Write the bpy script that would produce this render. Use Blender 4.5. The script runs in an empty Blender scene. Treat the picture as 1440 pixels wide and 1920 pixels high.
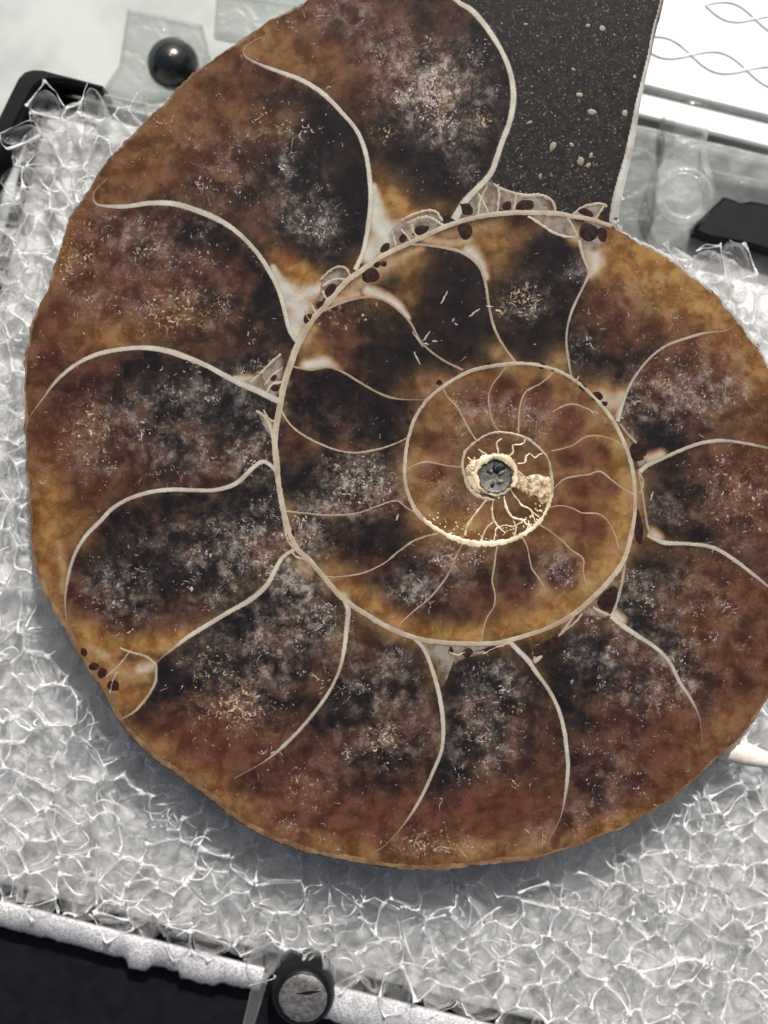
import bpy, math, random
import numpy as np
from mathutils import Vector, kdtree
random.seed(7); np.random.seed(7)
scn = bpy.context.scene
COL = scn.collection

# ------------------------------------------------------------------ camera, sky, sun, exposure
H = 30.0                                  # camera height over the cut face (1 unit = 100 px of cut face)
cam_d = bpy.data.cameras.new("camera"); cam = bpy.data.objects.new("camera", cam_d); COL.objects.link(cam)
cam.location = (0, 0, H); cam_d.sensor_fit = 'VERTICAL'; cam_d.sensor_height = 24.0; cam_d.lens = 24.0 * H / 19.2
cam_d.clip_start = 0.1; cam_d.clip_end = 2000
cam_d.dof.use_dof = True; cam_d.dof.focus_distance = H + 0.2; cam_d.dof.aperture_fstop = (cam_d.lens / 1000) / 1.15
scn.camera = cam
SUN_EL = math.radians(50); SUN_AZ = math.radians(14)     # azimuth from +Y towards +X
sd = Vector((math.sin(SUN_AZ) * math.cos(SUN_EL), math.cos(SUN_AZ) * math.cos(SUN_EL), math.sin(SUN_EL)))
w = bpy.data.worlds.new("World"); scn.world = w; w.use_nodes = True
nt = w.node_tree; bg = nt.nodes['Background']; sky = nt.nodes.new('ShaderNodeTexSky')
sky.sky_type = 'NISHITA'; sky.sun_disc = False; sky.sun_elevation = SUN_EL; sky.sun_rotation = SUN_AZ
sky.dust_density = 7.0; sky.ozone_density = 0.3; sky.air_density = 0.7
nt.links.new(sky.outputs[0], bg.inputs[0]); bg.inputs[1].default_value = 0.085
sl = bpy.data.lights.new("sun", 'SUN'); sl.energy = 5.0; sl.angle = math.radians(0.5); sl.color = (1, .98, .95)
so = bpy.data.objects.new("sun", sl); COL.objects.link(so); so.rotation_euler = (-sd).to_track_quat('-Z', 'Y').to_euler()
scn.view_settings.view_transform = 'Standard'; scn.view_settings.look = 'None'; scn.view_settings.exposure = 0.25
scn.render.engine = 'CYCLES'
cy = scn.cycles; cy.transparent_max_bounces = 24; cy.max_bounces = 8; cy.diffuse_bounces = 3; cy.glossy_bounces = 3
cy.caustics_reflective = False; cy.caustics_refractive = False; cy.sample_clamp_indirect = 4.0; cy.sample_clamp_direct = 12
cy.use_denoising = True

# ------------------------------------------------------------------ helpers
def at(px, py, z=0.0):
    k = (H - z) / H
    return ((px - 720) / 100 * k, (960 - py) / 100 * k, z)

class MB:
    def __init__(s): s.v = []; s.f = []
    def add(s, vs, fs):
        n = len(s.v); s.v += [tuple(p) for p in vs]; s.f += [tuple(i + n for i in f) for f in fs]
    def build(s, name, mat, parent=None, smooth=True):
        me = bpy.data.meshes.new(name); me.from_pydata(s.v, [], s.f); me.update()
        if smooth: me.polygons.foreach_set('use_smooth', [True] * len(me.polygons))
        me.materials.append(mat); o = bpy.data.objects.new(name, me); COL.objects.link(o)
        if parent: o.parent = parent
        return o
    def tube(s, pts, rad, n=6, cap=True):
        pts = [Vector(p) for p in pts]; m = len(pts)
        if m < 2: return
        if not hasattr(rad, '__len__'): rad = [rad] * m
        vs = []; up = Vector((0.13, 0.21, 0.97)).normalized()
        for i, p in enumerate(pts):
            t = (pts[min(i + 1, m - 1)] - pts[max(i - 1, 0)])
            t = t.normalized() if t.length > 1e-9 else Vector((1, 0, 0))
            a = t.cross(up)
            a = a.normalized() if a.length > 1e-4 else t.orthogonal().normalized()
            b = t.cross(a)
            for k in range(n):
                q = 2 * math.pi * k / n; vs.append(p + (a * math.cos(q) + b * math.sin(q)) * rad[i])
        fs = [(i * n + k, i * n + (k + 1) % n, (i + 1) * n + (k + 1) % n, (i + 1) * n + k) for i in range(m - 1) for k in range(n)]
        if cap: fs += [tuple(range(n - 1, -1, -1)), tuple((m - 1) * n + k for k in range(n))]
        s.add(vs, fs)
    def prism(s, poly, z0, z1, bev=0.0):
        """poly: list of (x,y) world, counter-clockwise or not; bevelled upper edge"""
        n = len(poly); c = np.array(poly, float)
        a = sum(c[i][0] * c[(i + 1) % n][1] - c[(i + 1) % n][0] * c[i][1] for i in range(n))
        if a < 0: c = c[::-1]
        nx = inset(c, bev) if bev else c
        rings = [(c, z0), (c, z1 - bev)] + ([(nx, z1)] if bev else [])
        if not bev: rings = [(c, z0), (c, z1)]
        vs = [(p[0], p[1], z) for r, z in rings for p in r]; m = len(rings)
        fs = [(j * n + i, j * n + (i + 1) % n, (j + 1) * n + (i + 1) % n, (j + 1) * n + i) for j in range(m - 1) for i in range(n)]
        fs += [tuple(range(n - 1, -1, -1)), tuple((m - 1) * n + i for i in range(n))]
        s.add(vs, fs)

def inset(c, d):
    n = len(c); out = []
    for i in range(n):
        a, b, e = c[i - 1], c[i], c[(i + 1) % n]
        t1 = (b - a) / (np.linalg.norm(b - a) + 1e-9); t2 = (e - b) / (np.linalg.norm(e - b) + 1e-9)
        n1 = np.array([-t1[1], t1[0]]); n2 = np.array([-t2[1], t2[0]]); m = n1 + n2; m /= (np.linalg.norm(m) + 1e-9)
        out.append(b + m * d / max(.4, float(m @ n1)))
    return np.array(out)

def empty(name, loc=(0, 0, 0)):
    o = bpy.data.objects.new(name, None); o.empty_display_size = .2; COL.objects.link(o); o.location = loc; return o
def tag(o, label, cat, **k):
    o['label'] = label; o['category'] = cat
    for a, b in k.items(): o[a] = b
    return o

def spline(pts, step=4.0, closed=False):
    """Catmull-Rom through px points, resampled at `step` px; extra columns (width) come along"""
    P = np.array(pts, float); n = len(P); out = []
    for i in range(n if closed else n - 1):
        if closed: a, b, c, d = P[i - 1], P[i], P[(i + 1) % n], P[(i + 2) % n]
        else: a, b, c, d = P[max(i - 1, 0)], P[i], P[i + 1], P[min(i + 2, n - 1)]
        m = max(1, int(np.linalg.norm((c - b)[:2]) / step))
        for k in range(m):
            t = k / m
            out.append(.5 * (2 * b + (c - a) * t + (2 * a - 5 * b + 4 * c - d) * t * t + (3 * b - a - 3 * c + d) * t ** 3))
    if not closed: out.append(P[-1])
    return np.array(out)

# ------------------------------------------------------------------ materials
class NT:
    def __init__(s, name):
        s.m = bpy.data.materials.new(name); s.m.use_nodes = True; s.t = s.m.node_tree; s.t.nodes.clear()
        s.out = s.t.nodes.new('ShaderNodeOutputMaterial'); s.co = s.t.nodes.new('ShaderNodeTexCoord').outputs['Object']
    def n(s, typ, ins=None, **props):
        d = s.t.nodes.new('ShaderNode' + typ)
        for a, b in props.items(): setattr(d, a, b)
        for a, b in (ins or {}).items(): s.put(d.inputs[a], b)
        return d
    def put(s, sock, v):
        if hasattr(v, 'is_linked') or hasattr(v, 'links'): s.t.links.new(v, sock)
        else:
            if sock.type == 'RGBA' and len(v) == 3: v = (*v, 1)
            sock.default_value = v
    def noise(s, scale, detail=4, rough=.55, dist=0., typ='FBM', co=None):
        d = s.n('TexNoise', {'Vector': co or s.co, 'Scale': scale, 'Detail': detail, 'Roughness': rough, 'Distortion': dist}, noise_type=typ)
        return d.outputs[0]
    def math(s, op, a, b=0., c=None, clamp=False):
        d = s.n('Math', operation=op, use_clamp=clamp); s.put(d.inputs[0], a); s.put(d.inputs[1], b)
        if c is not None: s.put(d.inputs[2], c)
        return d.outputs[0]
    def ramp(s, v, a, b, lo=0., hi=1.):
        d = s.n('MapRange', {0: v, 1: a, 2: b, 3: lo, 4: hi}, interpolation_type='SMOOTHSTEP'); return d.outputs[0]
    def mix(s, f, a, b, blend='MIX'):
        d = s.n('Mix', data_type='RGBA', blend_type=blend); s.put(d.inputs[0], f); s.put(d.inputs[6], a); s.put(d.inputs[7], b); return d.outputs[2]
    def shmix(s, f, a, b):
        d = s.n('MixShader'); s.put(d.inputs[0], f); s.put(d.inputs[1], a); s.put(d.inputs[2], b); return d.outputs[0]
    def bump(s, h, strength=.3, dist=.02):
        return s.n('Bump', {'Height': h, 'Strength': strength, 'Distance': dist}).outputs[0]
    def principled(s, col, rough=.4, **k):
        ins = {'Base Color': col, 'Roughness': rough}
        ins.update(k); return s.n('BsdfPrincipled', ins).outputs[0]
    def done(s, sh): s.t.links.new(sh, s.out.inputs[0]); return s.m

def mat_mineral():
    t = NT('polished_calcite')
    t.co = t.n('VectorMath', {0: t.co, 1: t.n('VectorMath', {0: t.n('ObjectInfo').outputs['Random'], 1: (37., 61., 23.)}, operation='MULTIPLY').outputs[0]}, operation='ADD').outputs[0]   # each chamber is its own crystal
    A = t.n('Attribute', attribute_name='ma'); B = t.n('Attribute', attribute_name='mb')
    sa = t.n('SeparateColor', {0: A.outputs['Color']}).outputs; sb = t.n('SeparateColor', {0: B.outputs['Color']}).outputs
    amber, frost, dark = sa[0], sa[1], sa[2]; cream, red, tan = sb[0], sb[1], sb[2]
    n0 = t.noise(1.1, 4, .6); n1 = t.noise(2.6, 7, .62, .3); n2 = t.noise(8.5, 8, .72, .5); n3 = t.noise(17, 6, .7, 1.2)
    rid = t.noise(16, 5, .75, .4, 'RIDGED_MULTIFRACTAL'); fine = t.noise(52, 4, .7, .3)
    # warm brown against near black purple
    b = t.math('ADD', t.math('MULTIPLY', t.math('SUBTRACT', n1, .5), 1.5), t.math('MULTIPLY', t.math('SUBTRACT', n0, .5), 1.6))
    b = t.math('ADD', b, t.math('MULTIPLY', t.math('SUBTRACT', n2, .5), .35))
    b = t.math('ADD', b, t.math('ADD', .38, t.math('SUBTRACT', t.math('MULTIPLY', red, .9), t.math('MULTIPLY', dark, 1.2))), clamp=True)
    brown = t.mix(t.ramp(n1, .34, .66), (.040, .0165, .0100), (.072, .034, .0185))
    brown = t.mix(t.math('MULTIPLY', red, .9, clamp=True), brown, t.mix(t.ramp(n1, .34, .66), (.042, .0130, .0098), (.084, .033, .022)))
    col = t.mix(b, t.mix(t.ramp(n1, .35, .68), (.0062, .0052, .0064), (.0150, .0100, .0100)), brown)
    am = t.math('MULTIPLY', amber, t.math('ADD', .38, t.math('ADD', t.math('MULTIPLY', n2, .32), t.math('MULTIPLY', n1, .55))), clamp=True)
    col = t.mix(am, col, t.mix(t.ramp(n1, .35, .65), (.115, .052, .013), (.225, .128, .046)))
    # milky crystals: clumps, a fine meal, and curly fibres
    clump = t.ramp(n1, .40, .64)
    meal = t.ramp(t.noise(15, 9, .80, .9), .50, .68)
    f1 = t.ramp(t.math('ABSOLUTE', t.math('SUBTRACT', t.noise(10, 3, .6, 1.6), .5)), .17, .03)
    f2 = t.ramp(t.math('ABSOLUTE', t.math('SUBTRACT', t.noise(21, 3, .6, 1.2), .5)), .17, .03)
    gate = t.ramp(t.noise(6, 4, .6), .46, .62)
    fib = t.math('MULTIPLY', t.math('MAXIMUM', t.math('MULTIPLY', f1, .8), t.math('MULTIPLY', f2, .9)), gate)
    fr = t.math('MULTIPLY', t.math('MULTIPLY', frost, t.ramp(frost, .10, .75, .28, 1.15)), t.math('ADD', .12, t.math('MULTIPLY', clump, 1.0)))
    fr = t.math('MULTIPLY', fr, t.math('ADD', t.math('ADD', t.math('MULTIPLY', meal, .72), t.math('MULTIPLY', fib, .5)), .07), clamp=True)
    fcol = t.mix(t.ramp(n3, .42, .58), (.215, .196, .184), (.34, .30, .255))
    col = t.mix(fr, col, fcol)
    th = t.math('MULTIPLY', tan, t.ramp(t.noise(11, 8, .78, .8), .53, .62), clamp=True)
    col = t.mix(th, col, (.36, .235, .125))
    # tiny crystal flecks
    vo = t.n('TexVoronoi', {'Vector': t.co, 'Scale': 13., 'Randomness': 1.}); vd = vo.outputs['Distance']; vc = t.n('SeparateColor', {0: vo.outputs['Color']}).outputs[0]
    dn = t.math('ADD', vd, t.math('MULTIPLY', t.math('SUBTRACT', fine, .5), .5))
    fl = t.math('MULTIPLY', t.ramp(dn, .15, .05), t.math('GREATER_THAN', vc, .84))
    fl = t.math('MULTIPLY', fl, t.math('SUBTRACT', t.math('ADD', .45, frost), t.math('MULTIPLY', dark, .3)), clamp=True)
    col = t.mix(t.math('MULTIPLY', fl, .8), col, (.45, .37, .28))
    col = t.mix(t.ramp(fine, .3, .7), t.mix(.35, col, (0, 0, 0)), col)
    cr = t.mix(t.ramp(n1, .35, .65), (.22, .205, .168), (.285, .272, .235))
    cr = t.mix(t.ramp(cream, .25, .9), t.mix(t.ramp(n2, .4, .6), (.15, .085, .036), (.20, .13, .065)), cr)
    col = t.mix(t.ramp(cream, .0, .5), col, cr)
    hue = t.n('TexNoise', {'Vector': t.co, 'Scale': 7., 'Detail': 6., 'Roughness': .7}).outputs['Color']
    tint = t.n('VectorMath', {0: hue, 1: (1.5, 1.5, 1.5), 2: (.25, .25, .25)}, operation='MULTIPLY_ADD').outputs[0]
    col = t.mix(.55, col, tint, 'MULTIPLY')
    hgt = t.math('ADD', fine, t.math('MULTIPLY', rid, .35))
    rough = t.ramp(n2, .3, .7, .17, .27)
    return t.done(t.principled(col, rough, Normal=t.bump(hgt, .16, .010), **{'Specular IOR Level': .13}))

def mat_septum(name, c1, c2, c3, rough=.42):
    t = NT(name); n1 = t.noise(3.2, 5, .6); n2 = t.noise(24, 5, .7, .4)
    col = t.mix(t.ramp(n1, .35, .65), c1, c2); col = t.mix(t.math('MULTIPLY', t.ramp(n2, .5, .75), .6), col, c3)
    A = t.n('Attribute', attribute_name='rib'); sp = t.n('SeparateColor', {0: A.outputs['Color']}).outputs
    col = t.mix(t.math('MULTIPLY', t.math('POWER', sp[1], 2.), .25), col, c3)
    col = t.mix(t.math('MULTIPLY', sp[0], t.ramp(n2, .3, .6, .7, .95)), col, (.085, .047, .026))
    col = t.mix(t.math('MULTIPLY', t.ramp(t.noise(1.7, 3, .6), .42, .66), .45), col, c3)
    p = t.principled(col, rough, Normal=t.bump(n2, .2, .008), **{'Specular IOR Level': .3})
    # a rib grades into the crystal over its last fraction of a millimetre
    return t.done(t.shmix(t.ramp(t.math('ADD', sp[1], t.math('MULTIPLY', t.math('SUBTRACT', n2, .5), .5)), .55, 1.0), p, t.n('BsdfTransparent').outputs[0]))

M = {}
M['mineral'] = mat_mineral()
M['septum'] = mat_septum('cream_septum', (.305, .283, .228), (.23, .222, .196), (.155, .122, .082))
M['septum_thin'] = mat_septum('tan_septum', (.235, .188, .125), (.185, .148, .105), (.12, .07, .04))
M['wall'] = mat_septum('whorl_wall', (.205, .165, .115), (.265, .236, .182), (.13, .085, .05))
M['shell'] = mat_septum('ochre_shell', (.075, .038, .016), (.15, .095, .05), (.035, .018, .009), .35)
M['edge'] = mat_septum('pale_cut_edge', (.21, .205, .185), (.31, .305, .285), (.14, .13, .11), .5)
def mat_gold():
    t = NT('golden_crust'); n = t.noise(9, 7, .7, .6); f = t.noise(40, 5, .7)
    col = t.mix(t.ramp(n, .40, .60), (.12, .07, .034), (.42, .33, .19)); col = t.mix(t.ramp(t.noise(14, 5, .7, .5), .52, .68), col, (.58, .53, .40))
    return t.done(t.principled(col, .32, Normal=t.bump(t.math('ADD', n, t.math('MULTIPLY', f, .3)), .6, .03)))
M['gold'] = mat_gold()
M['palegold'] = mat_septum('pale_gold', (.42, .345, .215), (.56, .51, .385), (.22, .14, .07), .35)

def mat_matrix():
    t = NT('dark_sediment'); n = t.noise(5, 6, .6); f = t.noise(16, 9, .80, .8); g = t.noise(60, 3, .7)
    col = t.mix(t.ramp(n, .3, .7), (.0075, .0075, .0078), (.017, .0155, .0145))
    col = t.mix(t.math('MULTIPLY', t.ramp(f, .53, .66), .42), col, (.125, .105, .085))
    vo = t.n('TexVoronoi', {'Vector': t.co, 'Scale': 9.}); vc = t.n('SeparateColor', {0: vo.outputs['Color']}).outputs[0]
    d = t.math('ADD', vo.outputs['Distance'], t.math('MULTIPLY', t.math('SUBTRACT', f, .5), .4))
    sp = t.math('MULTIPLY', t.ramp(d, .20, .08), t.math('GREATER_THAN', vc, .82))
    col = t.mix(t.math('MULTIPLY', sp, .8), col, (.27, .19, .12))
    col = t.mix(t.ramp(g, .35, .65), t.mix(.35, col, (0, 0, 0)), col)
    return t.done(t.principled(col, .24, Normal=t.bump(f, .22, .012), **{'Specular IOR Level': .12}))
M['matrix'] = mat_matrix()

def mat_simple(name, c, rough=.4, c2=None, sc=6., bump=.2, bd=.02, spec=.5):
    t = NT(name); n = t.noise(sc, 6, .65, .2)
    col = t.mix(t.ramp(n, .35, .65), c, c2 or c)
    return t.done(t.principled(col, rough, Normal=t.bump(n, bump, bd), **{'Specular IOR Level': spec}))
M['pore'] = mat_simple('dark_pore', (.009, .006, .006), .22, (.028, .013, .010), 9, .1, .02, .1)
M['hub'] = mat_simple('grey_green_hub', (.026, .027, .025), .4, (.075, .074, .066), 22, .5)
M['grain'] = mat_simple('tan_grain', (.05, .042, .028), .45, (.15, .11, .065), 14)
M['body'] = mat_simple('rough_shell_side', (.045, .023, .012), .6, (.14, .085, .05), 9, .6, .05)
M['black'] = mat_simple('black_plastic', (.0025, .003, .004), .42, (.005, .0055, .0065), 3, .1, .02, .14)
M['peg_top'] = mat_simple('worn_grey_plastic', (.035, .034, .034), .3, (.085, .083, .082), 9, .6, .04)
M['table'] = mat_simple('pale_tabletop', (.20, .222, .207), .6, (.34, .362, .345), .35, .05)
M['lid'] = mat_simple('clear_lid_glare', (.78, .79, .77), .25, (.84, .84, .82), .6, .05)  # clear plastic coloured white to stand in for sunlit glare
M['stick'] = mat_simple('pale_stick', (.5, .44, .36), .5, (.66, .61, .53), 8, .3)

def mat_clear(name, tint=(.93, .95, .94), base=.10, edge=.75, dcol=(.8, .82, .81), rough=.06):
    """clear moulded plastic: lets light straight through, brighter and whiter where seen edge-on"""
    t = NT(name); n = t.noise(2.2, 3, .5, .6)
    nb = t.bump(n, .5, .12)
    lw = t.n('LayerWeight', {'Blend': .5, 'Normal': nb}).outputs['Facing']
    f = t.math('ADD', base, t.math('MULTIPLY', t.math('POWER', lw, 2.2), edge), clamp=True)
    tr = t.n('BsdfTransparent', {0: tint}).outputs[0]
    gl = t.n('BsdfGlossy', {'Color': (.95, .96, .96), 'Roughness': rough, 'Normal': nb}).outputs[0]
    di = t.n('BsdfDiffuse', {'Color': dcol, 'Normal': nb}).outputs[0]
    return t.done(t.shmix(f, tr, t.shmix(.45, gl, di)))
M['clear'] = mat_clear('clear_acrylic')
M['clear_shaded'] = mat_clear('shaded_acrylic', (.74, .76, .75), .12, .5, (.66, .68, .67))  # same clear acrylic, with grey shading and refraction put into its colour

def mat_frost_glint():
    t = NT('frosted_edge_glint'); f = t.noise(60, 4, .8, .5); g = t.noise(2.2, 5, .6)  # frosted plastic, with sun glare and sparkle painted as pale grains
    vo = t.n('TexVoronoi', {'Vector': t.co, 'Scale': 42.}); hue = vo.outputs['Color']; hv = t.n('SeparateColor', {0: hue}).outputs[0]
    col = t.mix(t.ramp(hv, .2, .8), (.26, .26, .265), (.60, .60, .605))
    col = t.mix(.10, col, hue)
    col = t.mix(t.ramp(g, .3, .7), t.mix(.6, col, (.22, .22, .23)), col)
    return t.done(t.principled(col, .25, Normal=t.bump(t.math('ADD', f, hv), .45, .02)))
M['frost'] = mat_frost_glint()

def mat_foam():
    t = NT('foam_film'); n = t.noise(3.5, 4, .6, .8); n2 = t.noise(14, 3, .6, 1.5)
    nb = t.bump(t.math('ADD', n, t.math('MULTIPLY', n2, .35)), .7, .09)
    lw = t.n('LayerWeight', {'Blend': .5, 'Normal': nb}).outputs['Facing']
    f = t.math('ADD', .055, t.math('MULTIPLY', t.math('POWER', lw, 2.4), 1.0), clamp=True)
    f = t.math('MULTIPLY', f, t.ramp(n, .3, .6, .5, 1.25), clamp=True)
    tr = t.n('BsdfTransparent', {0: (.985, .985, .985)}).outputs[0]
    gl = t.n('BsdfGlossy', {'Color': (.95, .95, .95), 'Roughness': .13, 'Normal': nb}).outputs[0]
    di = t.n('BsdfDiffuse', {'Color': (.94, .945, .94), 'Normal': nb}).outputs[0]
    tl = t.n('BsdfTranslucent', {'Color': (.95, .955, .95), 'Normal': nb}).outputs[0]
    return t.done(t.shmix(f, tr, t.shmix(.50, t.shmix(.5, di, tl), gl)))
M['foam'] = mat_foam()
def mat_strand():
    t = NT('foam_strand'); n = t.noise(9, 4, .6)
    tr = t.n('BsdfTransparent', {0: (1, 1, 1)}).outputs[0]
    p = t.principled((.86, .865, .86), .18, Normal=t.bump(n, .6, .04), **{'Specular IOR Level': .7})
    tl = t.n('BsdfTranslucent', {'Color': (.9, .9, .9)}).outputs[0]
    return t.done(t.shmix(t.ramp(n, .3, .6, .12, .7), tr, t.shmix(.35, p, tl)))
M['strand'] = mat_strand()
M['foam_core'] = mat_simple('foam_inside', (.40, .41, .405), .5, (.70, .71, .705), 1.6, .6, .1)

# ------------------------------------------------------------------ the setting
ZT = -4.2
m = MB(); m.add([(-150, -150, ZT), (150, -150, ZT), (150, 150, ZT), (-150, 150, ZT)], [(0, 1, 2, 3)])
tb = m.build('tabletop', M['table']); tb['kind'] = 'structure'

# ------------------------------------------------------------------ traced lines of the cut face (px)
OUT = [(570,5),(500,46),(430,92),(350,150),(300,200),(250,254),(215,287),(170,350),(137,400),(122,440),(110,478),(98,520),(88,548),(74,568),(62,610),(51,680),(48,780),(51,855),(58,960),(66,1060),
 (86,1116),(116,1166),(150,1226),(195,1296),(222,1348),(262,1394),(300,1428),(380,1484),(440,1533),(500,1567),(570,1594),(650,1611),(720,1623),(810,1629),(895,1621),(995,1610),(1070,1588),(1145,1560),
 (1195,1537),(1270,1488),(1335,1430),(1375,1393),(1410,1353),(1440,1305),(1472,1230),(1492,1130),(1498,1010),(1490,890),(1470,770),(1436,675),(1410,633),(1375,588),(1320,535),(1260,486),(1225,465),(1195,450),(1147,424)]
CUT = [(1142,415),(1146,380),(1156,340),(1173,280),(1193,185),(1212,110),(1223,55),(1236,8),(1246,-60)]
TOP = [(1170,-105),(1050,-130),(900,-130),(760,-100),(660,-50)]
SPIRAL = [(1147,424,7),(1110,412,8),(1070,405,8),(1040,400,9),(960,399,9),(895,407,9),(840,423,9),(795,443,9),(750,464,9),(717,480,9),(675,509,10),(649,528,10),(612,570,11),(585,601,11),(559,646,12),(546,680,12),(533,720,12),(525,760,11),(518,800,11),(515,830,11),(519,870,11),(522,905,10),(529,945,10),(537,980,10),(555,1026,10),
 (580,1050,9),(610,1085,9),(635,1114,10),(660,1135,9),(690,1154,9),(720,1172,9),(750,1186,9),(795,1200,9),(860,1206,8),(920,1206,8),(960,1199,8),(1020,1180,8),(1070,1155,9),(1110,1122,9),(1145,1086,9),(1170,1049,9),(1183,1005,8),(1191,955,7),(1186,880,7),(1170,830,7),(1150,790,7),(1120,751,6),(1080,715,6),(1045,695,6),(1000,683,6),(960,682,7),(920,687,7),(885,695,7),(845,715,6),(805,746,6),(780,780,6),(766,820,6),(760,860,6),(760,905,6),(772,942,7),(790,970,9),(827,997,7),(857,1011,9),(890,1019,11),(923,1019,10),(957,1013,9),(990,996,8),(1013,976,6),(1030,943,7),(1035,910,6),(1033,887,5),(1027,860,4),(1007,837,4),(983,820,4),(947,811,4),(920,813,4),(893,827,4),(873,847,5),(867,873,5),(873,900,6),(883,920,6),(900,932,6),(927,938,5)]
HUB = (929, 893, 34)
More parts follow.
